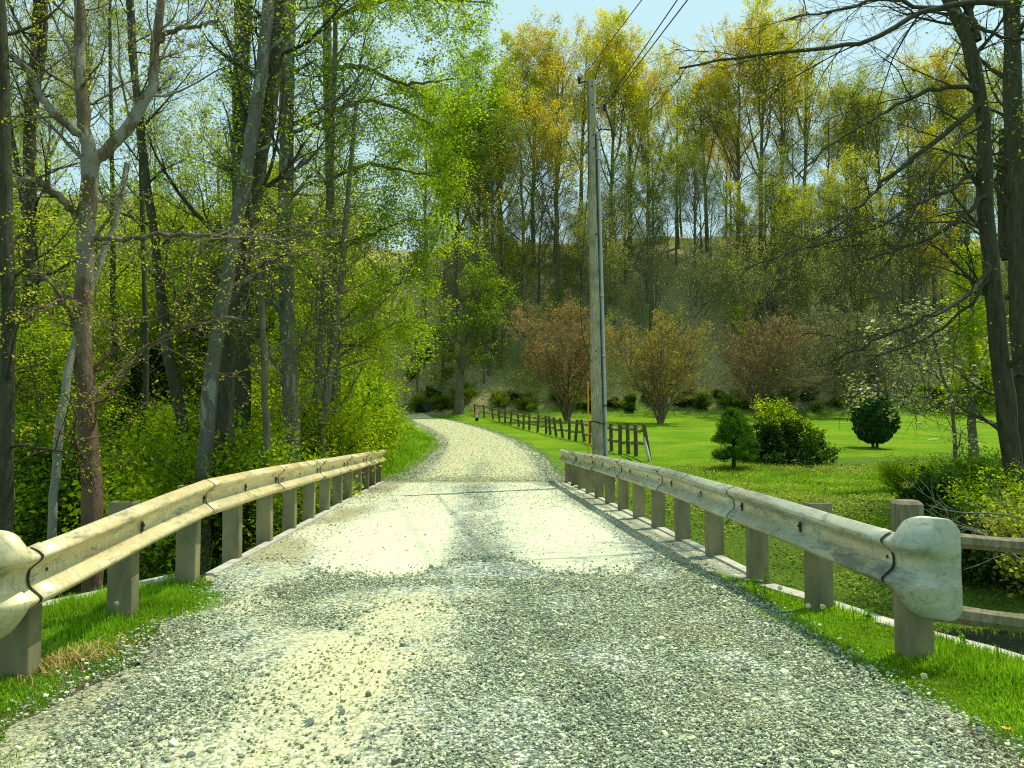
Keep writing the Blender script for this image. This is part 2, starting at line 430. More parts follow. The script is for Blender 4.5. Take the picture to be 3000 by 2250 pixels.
# keep the ground well under the deck and just under the road sheets
# road far edges from the photograph
LE = [(1118, 1432), (1160, 1402), (1215, 1365), (1268, 1325), (1285, 1295), (1262, 1268), (1218, 1246), (1182, 1229), (1158, 1214), (1150, 1206)]
RE = [(1668, 1425), (1650, 1398), (1622, 1362), (1582, 1325), (1526, 1295), (1462, 1268), (1392, 1247), (1318, 1229), (1250, 1213), (1222, 1206)]
LP = np.array([onground(a, b, 20, 110) for a, b in LE]); RP = np.array([onground(a, b, 20, 110) for a, b in RE])
LP[0] = [-2.8 + SK * 22.6, 22.6, 0]; RP[0] = [2.95 + SK * 22.6, 22.6, 0]
LP = np.vstack([LP, LP[-1] + [-6, 1.5, 0], LP[-1] + [-14, 2.5, 0]]); RP = np.vstack([RP, RP[-1] + [-6, 4.5, 0], RP[-1] + [-16, 5.5, 0]])
def resample(P, n):
    s = np.concatenate([[0], np.cumsum(np.linalg.norm(np.diff(P[:, :2], axis=0), axis=1))])
    # smooth
    t = np.linspace(0, 1, n); sk = np.linspace(0, 1, len(P))
    Q = np.stack([np.interp(t, sk, P[:, i]) for i in range(3)], 1)
    k = np.ones(9) / 9
    for _ in range(2):
        for i in range(2):
            q = np.pad(Q[:, i], 4, mode='edge'); e = np.convolve(q, k, 'valid'); e[0] = Q[0, i]; Q[:, i] = e
    return Q
NS = 170
LQ = resample(LP, NS); RQ = resample(RP, NS)
def dist_road_far(x, y):
    C = (LQ + RQ) / 2; W = np.linalg.norm((LQ - RQ)[:, :2], axis=1) / 2
    o = np.full(x.shape, 99.0)
    for i in range(0, NS, 2):
        # signed distance outside the edge using local cross line
        dd = np.hypot(x - C[i, 0], y - C[i, 1]) - W[i]
        o = np.minimum(o, dd)
    return o
near = (Y > 18) & (Y < 95) & (X > -45) & (X < 12)
DR = np.full(X.shape, 99.0); DR[near] = dist_road_far(X[near], Y[near])
Z = Z - .05 * (1 - ss(-.3, .15, DR))
nearroad = (Y < 8.1) & (u_ > -2.55) & (u_ < 2.35)
Z = np.where(nearroad, Z - .05, Z)
yc_ = 11 - .28 * X
n1 = fbm(X * .25, Y * .25, 4); n2 = fbm(X * .08 + 40, Y * .08, 3)
st = 75 + 9 * ss(-8, -16, X) - 36 * ss(-20, -42, X)
lawn = ss(0, 1.5, Y - (23.5 + 1.5 * ss(3, 6, X) + 3.5 * ss(7, 14, X) + 2 * n1)) * (1 - ss(-1.5, 0, Y - (st - 1.5 + 2 * n2)))
lawn *= ss(-.5, 1.0, X - np.interp(Y, [0, 23, 30, 40, 60, 90], [-3.5, -5.0, -5.2, -6.8, -11.5, -22]))
lawn = np.maximum(lawn, (Y < 8.2) * .22 * (X > -6) * (X < 5.5) * ((u_ < -2.3) | (u_ > 2.1)))
bank = ((Y >= 4) & (Y < 26) & (X > 2.2)) * 1.0
bg = bank * ss(.25, .5, n1) * .95
lawn = np.maximum(lawn, bg)
litter = np.clip(ss(-4, 3, Y - st) * (.35 + .5 * n1) + bank * (1 - ss(.25, .42, n1)) * .35 + .25 * (X < -6), 0, 1)
soil = np.exp(-((DR - .15) / .35) ** 2) * .75
soil = np.maximum(soil, ((Y < 8.2) & (np.abs(u_) < 3.2)) * np.where(np.abs(u_) < 2.55, .9, .25))
cov = np.stack([lawn, litter, soil], -1).reshape(-1, 3)
ny, nx = X.shape
idx = np.arange(nx * ny).reshape(ny, nx)
quads = np.stack([idx[:-1, :-1], idx[:-1, 1:], idx[1:, 1:], idx[1:, :-1]], -1).reshape(-1, 4)
g = mesh_np('ground', np.stack([X, Y, Z], -1), [quads], M['ground'], smooth=True, attrs={'cover': cov})
tag(g, 'grassy ground, creek banks and leaf covered hillside', kind='structure')

# ---------------------------------------------------------------- roads
def sheet(name, P, attr, mat, label, kind='structure'):
    a, b, _ = P.shape
    idx = np.arange(a * b).reshape(a, b)
    q = np.stack([idx[:-1, :-1], idx[:-1, 1:], idx[1:, 1:], idx[1:, :-1]], -1).reshape(-1, 4)
    o = mesh_np(name, P.reshape(-1, 3), [q], mat, smooth=True, attrs={'cover': attr.reshape(-1, 3)})
    return tag(o, label, kind=kind)
# near gravel apron
EDGE = lambda u: 8.75 - 1.0 * np.exp(-((u + 1.15) / .8) ** 4) - .9 * np.exp(-((u - 1.35) / .7) ** 4) + (fbm(u * 2.2 + 3, u * 0, 4) - .5) * .45
tv = np.linspace(-8, 7.95, 330); uu = np.linspace(0, 1, 90)
TY, UU = np.meshgrid(tv, uu, indexing='ij')
edgeL = -2.32 + .12 * ss(5.5, 7, TY) * -1 - .35 * ss(6.4, 7.9, TY) + (fbm(TY * 1.5, TY * 0, 3) - .5) * .5
edgeR = 2.55 - .30 * ss(3, 7.5, TY) + .2 * ss(3.2, 1, TY) + (fbm(TY * 1.7 + 30, TY * 0, 3) - .5) * .4
U = edgeL + (edgeR - edgeL) * UU
NY = TY + ss(6.3, 7.95, TY) * (EDGE(U) - 7.95)
NXx = U + SK * NY
edge_t = np.minimum(UU, 1 - UU) * (edgeR - edgeL)
NZ = zroad(NY) + .022 * ss(0, .35, edge_t) * (1 - .75 * ss(7.6, 7.95, TY)) + (fbm(NXx * 2, NY * 2, 3) - .5) * .03 * ss(0, .3, edge_t) * (1 - ss(7.2, 7.8, TY)) + .006
dust = .25 * ss(.45, .65, fbm(U * .9 + 20, NY * .6, 4)) + .62 * np.exp(-((U + .7 + .12 * (5 - NY)) / .8) ** 2) * ss(7.6, 6.6, NY) * ss(2.2, 3.4, NY) + .2 * np.exp(-((U + 1.9) / .4) ** 2)
dirt = .7 * ss(-1.5, -2.3, U) * ss(8, 5, NY) + .45 * ss(1.9, 2.4, U)
A = np.stack([dust, dirt, 0 * dust], -1)
sheet('gravel_road', np.stack([NXx, NY, NZ], -1), A, M['gravel'], 'grey crushed stone road surface before the bridge')
# bridge deck
bridge = empty('bridge', 'flat concrete bridge over the creek, pale dusty deck between the guardrails', 'bridge', (0, 15, 0))
dv = np.linspace(7.62, 23.0, 270); du = np.linspace(-2.78, 2.98, 110)
DY, DU = np.meshgrid(dv, du, indexing='ij')
DXx = DU + SK * DY
wob = (fbm(DY * .35, DU * 0 + 2, 3) - .5) * .5
trk = np.maximum(np.exp(-((DU + 1.15 + wob * .4) / .95) ** 4), np.exp(-((DU - 1.3 + wob * .3) / .88) ** 4))
breakup = ss(.36, .6, fbm(DU * 1.2 + 5, DY * .45, 4))
frnt = EDGE(DU)
dk = ss(-.2, .3, DY - frnt + (fbm(DU * 5, DY * 5, 3) - .5) * .5) * trk * (.68 + .5 * breakup) * (1 - .15 * ss(16, 20, DY))
dk = np.maximum(dk, .6 * ss(.42, .66, fbm(DU * .9, DY * .35 + 8, 3)))
dr = .8 * ss(-1.6, -2.2, DU) + .5 * ss(1.95, 2.4, DU) + .35 * np.exp(-((DU - .15) / .35) ** 2)
dd = .8 * np.exp(-((DU - .1) / .4) ** 2 - ((DY - 9.4) / 1.2) ** 2) + .9 * ss(2.62, 2.72, DU) * (1 - ss(2.76, 2.8, DU)) + .35 * ss(14, 19, DY) * np.exp(-((DU - .1) / .35) ** 2)  # dark centre tones, plus a painted shadow strip beside the right curb
AP = np.stack([dk, dr, dd], -1)
DZ = zroad(DY) + .004 + .008 * (fbm(DXx * 3, DY * 3, 3) - .5)
a, b = DY.shape; idx = np.arange(a * b).reshape(a, b)
q = np.stack([idx[:-1, :-1], idx[:-1, 1:], idx[1:, 1:], idx[1:, :-1]], -1).reshape(-1, 4)
o = mesh_np('deck_surface', np.stack([DXx, DY - 15, DZ], -1), [q], M['deck'], bridge, True, {'cover': AP.reshape(-1, 3)})
mb = MB()
# slab body with a lip a little proud of the surface at each side
for (ua, ub, top) in ((-2.78, 2.98, -.02),):
    v = []
    for (s, zt) in ((7.9, zroad(7.9)), (23.0, zroad(23.))):
        for u in (ua, ub):
            for dz in (top, top - .55): v.append([u + SK * s, s - 15, zt + dz])
    mb.add(v, [[[0, 2, 3, 1], [4, 5, 7, 6], [0, 4, 6, 2], [1, 3, 7, 5], [0, 1, 5, 4], [2, 6, 7, 3]]])
mb.build('slab', M['concrete'], bridge)
for ua in (-2.80, 2.93):
    mb = MB(); v = []
    for s in np.linspace(7.9, 23.0, 24):
        for (u, dz) in ((ua, .03), (ua + .12, .03), (ua + .12, -.5), (ua, -.5)):
            v.append([u + SK * s, s - 15, zroad(s) + dz])
    n = 24; f = [[k * 4 + i, k * 4 + (i + 1) % 4, (k + 1) * 4 + (i + 1) % 4, (k + 1) * 4 + i] for k in range(n - 1) for i in range(4)]
    mb.add(v, [f + [[3, 2, 1, 0], [(n - 1) * 4 + i for i in range(4)]]]); mb.build('curb', M['concrete'], bridge)
for s in (7.75, 22.9):
    mb = MB(); mb.box((.1 + SK * s, s - 15, -1.3), (5.9, .3, 1.7), rz=-SK); mb.build('abutment', M['concrete'], bridge)
# wing walls
def wing(p0, p1, label):
    p0, p1 = np.array(p0), np.array(p1); d = p1 - p0; L = np.hypot(d[0], d[1]); a = math.atan2(d[1], d[0])
    e = empty('retaining_wall', label, 'wall', ((p0[0] + p1[0]) / 2, (p0[1] + p1[1]) / 2, 0), a)
    mb = MB(); v = []; k = 14
    for i in range(k):
        t = i / (k - 1); zt = p0[2] + (p1[2] - p0[2]) * t + random.uniform(-.012, .012); w = .09 + random.uniform(-.006, .006)
        for (yy, zz) in ((-w, zt), (w, zt), (w, -1.9), (-w, -1.9)): v.append([(t - .5) * L, yy, zz])
    f = [[q * 4 + i, q * 4 + (i + 1) % 4, (q + 1) * 4 + (i + 1) % 4, (q + 1) * 4 + i] for q in range(k - 1) for i in range(4)]
    mb.add(v, [f + [[3, 2, 1, 0], [(k - 1) * 4 + i for i in range(4)]]]); mb.build('wall', M['concrete'], e)
random.seed(3)
wing((2.50, 7.35, -.12), (4.6, 1.9, -.14), 'weathered concrete creek wall running behind the posts of the right guardrail')
wing((-3.35, 7.75, -.10), (-6.0, 3.2, -.16), 'pale concrete creek wall beyond the grass under the left guardrail')
# far gravel road
NU = 34
w = np.linspace(0, 1, NU)
P = LQ[:, None, :] * (1 - w[None, :, None]) + RQ[:, None, :] * w[None, :, None]
jl = (fbm(np.arange(NS) * .35, np.arange(NS) * 0., 3) - .5) * .9; jr = (fbm(np.arange(NS) * .35 + 50, np.arange(NS) * 0., 3) - .5) * .8
P[:, 0, 0] += jl; P[:, 1, 0] += jl * .6; P[:, -1, 0] += jr; P[:, -2, 0] += jr * .6
gz = ground(P[..., 0], P[..., 1]); wz = np.minimum(w, 1 - w)[None] * 5
P[..., 2] = np.maximum(gz, zroad(P[..., 1])) + .012 + .05 * ss(0, .8, wz) - .05 * (1 - ss(0, .3, wz))
bl = ss(22.6, 25.5, P[..., 1]); P[..., 2] = (zroad(P[..., 1]) + .014) * (1 - bl) + P[..., 2] * bl
wv = np.broadcast_to(w, (NS, NU)); yv = P[..., 1]
dust = .36 + .5 * np.exp(-((wv - .30) / .12) ** 2) + .62 * np.exp(-((wv - .66) / .12) ** 2) + .9 * ss(27, 40, yv) * np.exp(-((wv - .5) / .3) ** 2) * .8 + .25 * ss(.45, .7, fbm(P[..., 0] * .6, yv * .3, 3))
dirt = .6 * ss(.9, .99, wv) + .7 * ss(.1, .01, wv) + .4 * np.exp(-((wv - .5) / .06) ** 2) * (yv < 32)
sheet('gravel_road', P, np.stack([dust, dirt, 0 * dust + .3 * np.exp(-((wv - .5) / .07) ** 2) * (yv < 30)], -1), M['gravel'], 'pale gravel road curving left beyond the bridge')
# creek
wx = np.linspace(-60, 60, 60); P = np.zeros((60, 2, 3))
P[:, 0] = np.stack([wx, 11 - .28 * wx - 1.9, 0 * wx - 1.62], 1); P[:, 1] = np.stack([wx, 11 - .28 * wx + 2.2, 0 * wx - 1.62], 1)
idx = np.arange(120).reshape(60, 2)
o = mesh_np('creek_water', P.reshape(-1, 3), [np.stack([idx[:-1, 0], idx[1:, 0], idx[1:, 1], idx[:-1, 1]], -1)], M['water'])
tag(o, 'narrow dark creek running under the bridge', kind='structure')

# ---------------------------------------------------------------- guard rails
prof = np.array([(.0, 0), (.030, -.012), (.062, -.030), (.083, -.050), (.088, -.066), (.076, -.084), (.040, -.112), (.012, -.136), (.004, -.160), (.002, -.19),
                 (.004, -.220), (.012, -.244), (.040, -.268), (.076, -.296), (.088, -.314), (.083, -.330), (.062, -.350), (.030, -.368), (.0, -.380)])
tt = np.linspace(0, 1, len(prof)); t2 = np.linspace(0, 1, 49)
pf = np.stack([np.interp(t2, tt, prof[:, 0]), np.interp(t2, tt, prof[:, 1])], 1)
k5 = np.array([0, 1, 2, 1, 0.]) / 4
for i in range(2):
    q_ = np.pad(pf[:, i], 2, mode='edge'); e_ = np.convolve(q_, k5, 'valid'); pf[1:-1, i] = e_[1:-1]
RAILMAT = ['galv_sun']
def rail_mesh(path, nrm, ntop, name, parent, off, morph=None, hs=None, mat=None):
    """path (k,2) world xy, nrm (k,2) road-side normal, ntop (k,) top z"""
    mb = MB(); v = []; K = len(path); n = len(pf)
    for k in range(K):
        mo = 0 if morph is None else morph[k]; h = 1 if hs is None else hs[k]
        cz = ntop[k] - .19
        for side in (0, 1):
            for (a, z) in (pf if side == 0 else pf[::-1]):
                a2 = a * (1 - .92 * mo) + .01 * mo + (off[k] if np.ndim(off) else off) - (.005 if side else 0)
                zz = z + .19; az = abs(zz)
                z2 = cz + (zz if az < .12 else math.copysign(az + (h - 1) * .19 * (az - .12) / .07, zz))
                v.append([path[k][0] + nrm[k][0] * a2, path[k][1] + nrm[k][1] * a2, z2])
    m2 = 2 * n
    f = [[k * m2 + i, k * m2 + (i + 1) % m2, (k + 1) * m2 + (i + 1) % m2, (k + 1) * m2 + i] for k in range(K - 1) for i in range(m2)]
    mb.add(v, [f, [list(range(m2))[::-1], [(K - 1) * m2 + i for i in range(m2)]]])
    return mb.build(name, M[mat or RAILMAT[0]], parent, True)
def guardrail(side, label, s0, step, npost, topf, uface, upost, seams):
    root = empty('guardrail', label, 'guardrail', (upost + SK * 14, 14, -.25))
    off0 = np.array([upost + SK * 14, 14.0]); zo = -.25
    nr = np.array([-side, 0.0]); nr = np.array([nr[0], -SK * nr[0]]); nr /= np.linalg.norm(nr)
    def W(s, u): return np.array([u + SK * s, s]) - off0
    # panels
    for i in range(len(seams) - 1):
        a, b = seams[i], seams[i + 1] + .18
        ss_ = np.linspace(a, b, 15)
        path = [W(s, uface + .012 * math.sin(s * 1.9 + side)) for s in ss_]
        off = np.linspace(.010, .0, 15)
        rail_mesh(path, [nr] * 15, [topf(s) - zo for s in ss_], 'rail_panel', root, off)
        rail_mesh([W(a - .004, uface), W(a + .001, uface)], [nr] * 2, [topf(a) - zo + .001] * 2, 'seam', root, .0085, mat='steel_dark')
    # posts, C shaped
    rg = random.Random(5 + side)
    for k in range(npost):
        s = s0 + step * k
        top = topf(s) - zo + (.02 if k == 1 else -.05)
        bot = min(zroad(s), -.1) - zo - (.9 if 8 < s < 23 else .35)
        mb = MB(); wx, dy, th = .19, .13, .012
        c = W(s, upost + side * .0); r = -SK
        def loc(dx, dyy): return (c[0] + dx * math.cos(r) - dyy * math.sin(r), c[1] + dx * math.sin(r) + dyy * math.cos(r))
        h = top - bot; lean = rg.uniform(-.012, .012)
        sh = np.array([[1, 0, lean], [0, 1, lean * .7], [0, 0, 1]])
        x0, y0 = loc(0, -dy / 2); mb.box((x0, y0, bot + h / 2), (wx, th, h), rz=r, M=sh, bev=.003)
        for sx in (-1, 1):
            x0, y0 = loc(sx * (wx / 2 - th / 2), th / 2 + .001); mb.box((x0, y0, bot + h / 2 - .0015), (th, dy, h - .003), rz=r, M=sh, bev=.003)
        mb.build('post', M['post'], root)
        # bolt with slot plate in the valley of the beam
        mb = MB(); p = W(s, uface); zc = topf(s) - zo - .19
        q = p + nr * .013
        mb.box((q[0], q[1], zc), (.012, .034, .085), rz=r, bev=.003)
        q = p + nr * .024; mb.box((q[0], q[1], zc + .01), (.016, .02, .022), rz=r, bev=.003)
        mb.build('bolt', M['steel_dark'], root)
    for s in seams[1:-1]:
        for ds, zz, nn in ((.07, -.040, .082), (.16, -.040, .082), (.07, -.340, .082), (.14, -.19, .014)):
            mb = MB(); q = W(s + ds, uface) + nr * nn
            mb.box((q[0], q[1], topf(s) - zo + zz), (.012, .05, .014), rz=-SK, bev=.003); mb.build('splice_bolt', M['steel_dark'], root)
    # flared end piece
    K = 44; path = []; nm = []; tops = []; mo = []; hs = []
    s = seams[0] + .12; p = W(s, uface); ang = 0.0; ds = .53 / K
    dirv = np.array([-SK, -1.0]); dirv /= np.linalg.norm(dirv)
    for k in range(K):
        t = k / (K - 1)
        # rotate outwards
        a = side * R(78) * ss(.10, .62, np.array(t))
        ca, sa = math.cos(a), math.sin(a)
        d = np.array([dirv[0] * ca - dirv[1] * sa, dirv[0] * sa + dirv[1] * ca])
        nv = np.array([nr[0] * ca - nr[1] * sa, nr[0] * sa + nr[1] * ca])
        path.append(p.copy()); nm.append(nv); p = p + d * ds
        m_ = float(ss(.35, .95, np.array(t))); mo.append(m_)
        h = 1 + .74 * (math.sqrt(max(0, 1 - ((.62 - t) / .34) ** 2)) if .28 < t < .62 else (1.0 if t >= .62 else 0))
        if t > .84: h *= math.sqrt(max(.0, 1 - ((t - .84) / .17) ** 2 * .45))
        hs.append(h); tops.append(topf(s) - zo - .05 * t)
    rail_mesh(path, nm, tops, 'end_terminal', root, .004, mo, hs)
    return root
topL = lambda s: float(np.interp(s, [3, 4.8, 7.6, 10.5, 16, 23, 26], [.62, .715, .885, .86, .76, .64, .60]))
topR = lambda s: float(np.interp(s, [3, 5.0, 8.1, 11.2, 16, 21, 23.5, 26], [.70, .73, .775, .80, .75, .66, .64, .6]))
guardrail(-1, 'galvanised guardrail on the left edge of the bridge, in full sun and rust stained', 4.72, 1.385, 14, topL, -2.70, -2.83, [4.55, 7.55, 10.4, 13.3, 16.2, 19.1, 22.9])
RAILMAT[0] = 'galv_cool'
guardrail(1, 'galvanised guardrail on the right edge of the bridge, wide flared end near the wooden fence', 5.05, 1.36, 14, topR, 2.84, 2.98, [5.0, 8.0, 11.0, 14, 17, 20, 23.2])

# ---------------------------------------------------------------- utility pole
PD = 21.0
pb = pix(1755, 1335, PD); ptop = pix(1731, 236, PD)
pole = empty('utility_pole', 'tall grey wooden utility pole with a conduit, standing just past the right guardrail', 'utility pole', (pb[0], PD, -.6))
O = np.array([pb[0], PD, -.6])
H = ptop[2] + .6; lx = ptop[0] - pb[0]
def pc(z): return np.array([lx * z / H, 0, z])
zs = np.linspace(0, H, 30)
mb = MB(); rs = .195 - (.195 - .125) * zs / H
mb.tube([pc(z) + [.006 * math.sin(z * 1.3), 0, 0] for z in zs], rs, 20); mb.build('pole_shaft', M['pole'], pole, True)
def onp(px, py, dy=0.0): return pix(px, py, PD + dy) - O
mb = MB(); zc = np.linspace(0, onp(1748, 395)[2], 24)
cx = lambda z: lx * z / H + (.195 - .07 * z / H) + .03
mb.tube([(cx(z), -.05, z) for z in zc], .042, 10); mb.build('conduit', M['conduit'], pole, True)
for py in (410, 470, 870, 1045, 1190):
    z = onp(1750, py)[2]; mb = MB(); mb.tube([(cx(z) - .03, -.05, z), (cx(z) - .03, -.05, z + .03)], .09, 10); mb.build('conduit_strap', M['conduit'] if py != 1190 else M['black'], pole)
mb = MB(); mb.tube([(cx(z) - .075, -.12, z) for z in np.linspace(0, zc[-1], 16)], .014, 6); mb.build('ground_cable', M['black'], pole, True)
# top-left insulator on a bracket
a = onp(1722, 240); b = onp(1699, 242)
mb = MB(); mb.tube([a, (a + b) / 2 + [0, 0, .02], b], .022, 6); mb.build('bracket', M['steel_dark'], pole)
mb = MB()
zz = onp(1697, 246)[2]; x = onp(1697, 246)[0]
pts = [(x, 0, zz), (x, 0, zz + .04), (x, 0, zz + .08), (x, 0, zz + .12), (x, 0, zz + .17), (x, 0, zz + .22)]
mb.tube(pts, [.03, .055, .035, .06, .06, .03], 12); mb.build('insulator', M['steel_dark'], pole, True)
a = onp(1744, 318); b = onp(1768, 316)
mb = MB(); mb.tube([a, b], .018, 6); mb.build('bracket', M['steel_dark'], pole)
x, _, zz = onp(1771, 316)
mb = MB(); mb.tube([(x, 0, zz - .1), (x, 0, zz - .05), (x, 0, zz), (x, 0, zz + .06), (x, 0, zz + .12)], [.03, .06, .045, .06, .03], 12); mb.build('insulator', M['steel_dark'], pole, True)
# service cable: down from the insulator, drip loop, into the conduit head
pts = [onp(*q) for q in ((1772, 316), (1778, 330), (1785, 352), (1791, 372), (1792, 381), (1786, 381), (1772, 378), (1760, 378), (1750, 386), (1744, 396))]
def smooth_path(p, n=24):
    p = np.array(p); t = np.linspace(0, 1, len(p)); q = np.linspace(0, 1, n)
    r = np.stack([np.interp(q, t, p[:, i]) for i in range(3)], 1)
    for _ in range(2): r[1:-1] = (r[:-2] + 2 * r[1:-1] + r[2:]) / 4
    return r
mb = MB(); mb.tube(smooth_path(pts), .026, 8); mb.build('service_cable', M['black'], pole, True)
mb = MB(); p = onp(1748, 398); mb.tube([p, p + [.04, 0, .06], p + [.02, 0, .12]], [.055, .07, .05], 10); mb.build('conduit_head', M['conduit'], pole, True)
pts = [onp(*q, dy=-.2) for q in ((1722, 238), (1723, 300), (1724, 420), (1726, 470), (1722, 560), (1712, 680), (1703, 800), (1700, 900), (1706, 980), (1722, 1040), (1735, 1062))]
mb = MB(); mb.tube(smooth_path(pts, 40), .012, 6); mb.build('hanging_wire', M['black'], pole, True)
mb = MB()
z = onp(1750, 1238)[2]
ring = [(pc(z)[0] + .225 * math.cos(t) - .05 * (math.cos(t) < -.5), .225 * math.sin(t), z + .03 * math.sin(t * 2)) for t in np.linspace(0, 2 * math.pi, 20)]
mb.tube(ring, .018, 6); mb.build('strap', M['black'], pole, True)
for (px, py) in ((1733, 258), (1734, 313), (1736, 402), (1739, 440), (1745, 690), (1744, 1030)):
    p = onp(px, py); mb = MB(); r = .195 - .07 * p[2] / H
    mb.tube([(p[0], -r + .01, p[2]), (p[0], -r - .03, p[2])], .022, 8); mb.build('bolt', M['steel_dark'], pole)
# overhead lines (real spans to the next pole behind the viewpoint)
for i, (A_, q1, d1, lab) in enumerate([(pix(1697, 238, PD), (1880, 0), 14.5, 'thin overhead wire, leftmost of the three climbing to the sky'),
                                  (pix(1771, 308, PD), (1984, 0), 15.2, 'thin overhead wire between the other two over the trees'),
                                  (pix(1772, 314, PD), (2014, 0), 14.2, 'overhead wire nearest the right, ending at the pole bracket')]):
    B_ = pix(q1[0], q1[1], d1); dv_ = B_ - A_
    pts = [A_ + dv_ * t + np.array([0, 0, .03 * t * (t - 1)]) for t in np.linspace(0, 5, 30)]
    mb = MB(); mb.tube(pts, .013 if i else .010, 6)
    o = mb.build('power_line', M['black'], None, True); tag(o, lab, 'power line', 'overhead lines')
# orange marker stake
p = pix(1724, 1325, 19.4); tp = pix(1724, 1120, 19.4)
st_ = empty('marker_stake', 'thin orange fibreglass marker stake beside the utility pole', 'marker', (p[0], p[1], -.5))
mb = MB(); mb.tube([(0, 0, 0), (.0, 0, tp[2] + .5)], .017, 8); mb.build('rod', M['orange'], st_, True)
mb = MB(); mb.tube([(0, 0, tp[2] + .47), (0, 0, tp[2] + .52)], .021, 8); mb.build('cap', M['orange'], st_, True)

# ---------------------------------------------------------------- split rail fence on the lawn
FP = [(1897, 1242, 1352), (1863, 1243, 1337), (1840, 1238, 1330), (1817, 1242, 1330), (1791, 1240, 1322), (1771, 1243, 1311), (1748, 1240, 1305), (1728, 1235, 1300), (1709, 1229, 1294),
      (1688, 1229, 1292), (1668, 1227, 1288), (1646, 1231, 1283), (1627, 1222, 1279), (1611, 1220, 1274), (1600, 1218, 1271), (1576, 1216, 1267), (1551, 1213, 1261), (1534, 1209, 1257),
      (1519, 1206, 1251), (1497, 1200, 1245), (1480, 1199, 1240), (1462, 1195, 1235), (1443, 1190, 1229), (1418, 1186, 1225), (1391, 1184, 1216)]
fpos = []
for (a, t, b) in FP:
    q = onground(a, b, 22, 100); hgt = (b - t) / F * q[1]; fpos.append((q, max(1.15, min(1.55, hgt))))
fr0 = fpos[0][0]
fence = empty('split_rail_fence', 'long leaning split rail fence crossing the lawn beyond the utility pole', 'fence', tuple(fr0))
rg = random.Random(11)
tops = []
for i, (q, h) in enumerate(fpos):
    l = q - fr0; lean = rg.uniform(-.14, .1) if i else -.16
    mb = MB(); sh = np.array([[1, 0, lean], [0, 1, rg.uniform(-.05, .05)], [0, 0, 1]])
    mb.box((l[0] + lean * h * 0, l[1], l[2] + h / 2 - .15), (.16, .13, h + .3), M=sh, bev=.025)
    mb.build('post', M['rail_post'], fence)
    tops.append((l, h, lean))
for i in range(len(tops) - 1):
    (l0, h0, a0), (l1, h1, a1) = tops[i], tops[i + 1]
    for fr in (.83, .42):
        p0 = l0 + [a0 * (h0 * fr - h0 / 2), -.02, h0 * fr + rg.uniform(-.04, .04)]; p1 = l1 + [a1 * (h1 * fr - h1 / 2), .03, h1 * fr + rg.uniform(-.04, .04)]
        mid = (p0 + p1) / 2 + [0, 0, rg.uniform(-.07, .03)]
        mb = MB(); mb.tube([p0, (p0 + mid) / 2 + [0, 0, .01], mid, (p1 + mid) / 2, p1], [.045, .065, .07, .065, .045], 5); mb.build('rail', M['rail_wood'], fence)
# pale leaning board at its near end
q = onground(1903, 1352, 22, 60) - fr0
mb = MB(); mb.tube([q + [0, -.1, -.05], q + [-.22, -.05, .95]], [.07, .06], 4); mb.build('brace', M['pale_wood'], fence)
# near fence at the right edge
p0 = pix(2655, 1465, 6.5); fz = -.9
nf_ = empty('wooden_fence', 'brown split rail fence with a thick square post behind the guardrail end', 'fence', (p0[0], 6.5, fz))
mb = MB(); mb.box((0, 0, (p0[2] - fz) / 2 - .2), (.22, .20, p0[2] - fz + .4), rz=.06, bev=.03); mb.build('post', M['rail_wood'], nf_)
for (ya, yb, w_) in ((1582, 1596, .10), (1792, 1822, .12)):
    a = pix(2665, ya, 6.5) - [p0[0], 6.5, fz]; b = pix(3000, yb, 6.3) - [p0[0], 6.5, fz]
    b = a + (b - a) * 1.9
    pts = [a + (b - a) * t + [0, 0, .012 * math.sin(9 * t)] for t in np.linspace(0, 1, 9)]
    mb = MB(); mb.tube(pts, [w_ * .55, w_ * .62, w_ * .66, w_ * .62, w_ * .66, w_ * .6, w_ * .64, w_ * .6, w_ * .5], 7); mb.build('rail', M['rail_wood'], nf_)
b_end = b
mb = MB(); mb.box((b_end[0] + .05, b_end[1], (p0[2] - fz) / 2 - .2), (.2, .2, p0[2] - fz + .4), bev=.03); mb.build('post', M['rail_wood'], nf_)

# ---------------------------------------------------------------- hydrant, bin, debris
q = onground(1397, 1234, 22, 110); k = q[1] / F
hy = empty('fire_hydrant', 'small faded red and cream fire hydrant on the grass beside the curving road', 'fire hydrant', tuple(q))
hh = 36 * k
mb = MB(); mb.tube([(0, 0, 0), (0, 0, hh * .28), (0, 0, hh * .3)], [.16, .15, .19], 14); mb.build('base', M['steel_dark'], hy, True)
mb = MB(); mb.tube([(0, 0, hh * .3), (0, 0, hh * .34), (0, 0, hh * .72), (0, 0, hh * .76)], [.19, .14, .14, .2], 14); mb.build('barrel', M['hyd_white'], hy, True)
mb = MB(); mb.tube([(0, 0, hh * .76), (0, 0, hh * .82), (0, 0, hh * .92), (0, 0, hh)], [.2, .17, .12, .05], 14); mb.build('bonnet', M['hyd_red'], hy, True)
for sx in (-1, 1):
    mb = MB(); mb.tube([(sx * .1, 0, hh * .6), (sx * .3, 0, hh * .6)], [.09, .1], 10); mb.build('outlet_cap', M['hyd_red'], hy, True)
q = onground(1250, 1204, 22, 110); k = q[1] / F
bn = empty('trash_bin', 'dark square bin standing in the shade by the far bend of the road', 'bin', tuple(q), .1)
mb = MB(); w_ = 27 * k; h_ = 24 * k
v = []
for z, s_ in ((0, .82), (h_ * .95, 1)):
    for (i, j) in ((-1, -1), (1, -1), (1, 1), (-1, 1)): v.append([i * w_ / 2 * s_, j * w_ / 2 * s_, z])
mb.add(v, [[[3, 2, 1, 0], [4, 5, 6, 7], [0, 1, 5, 4], [1, 2, 6, 5], [2, 3, 7, 6], [3, 0, 4, 7]]]); mb.build('body', M['bin'], bn)
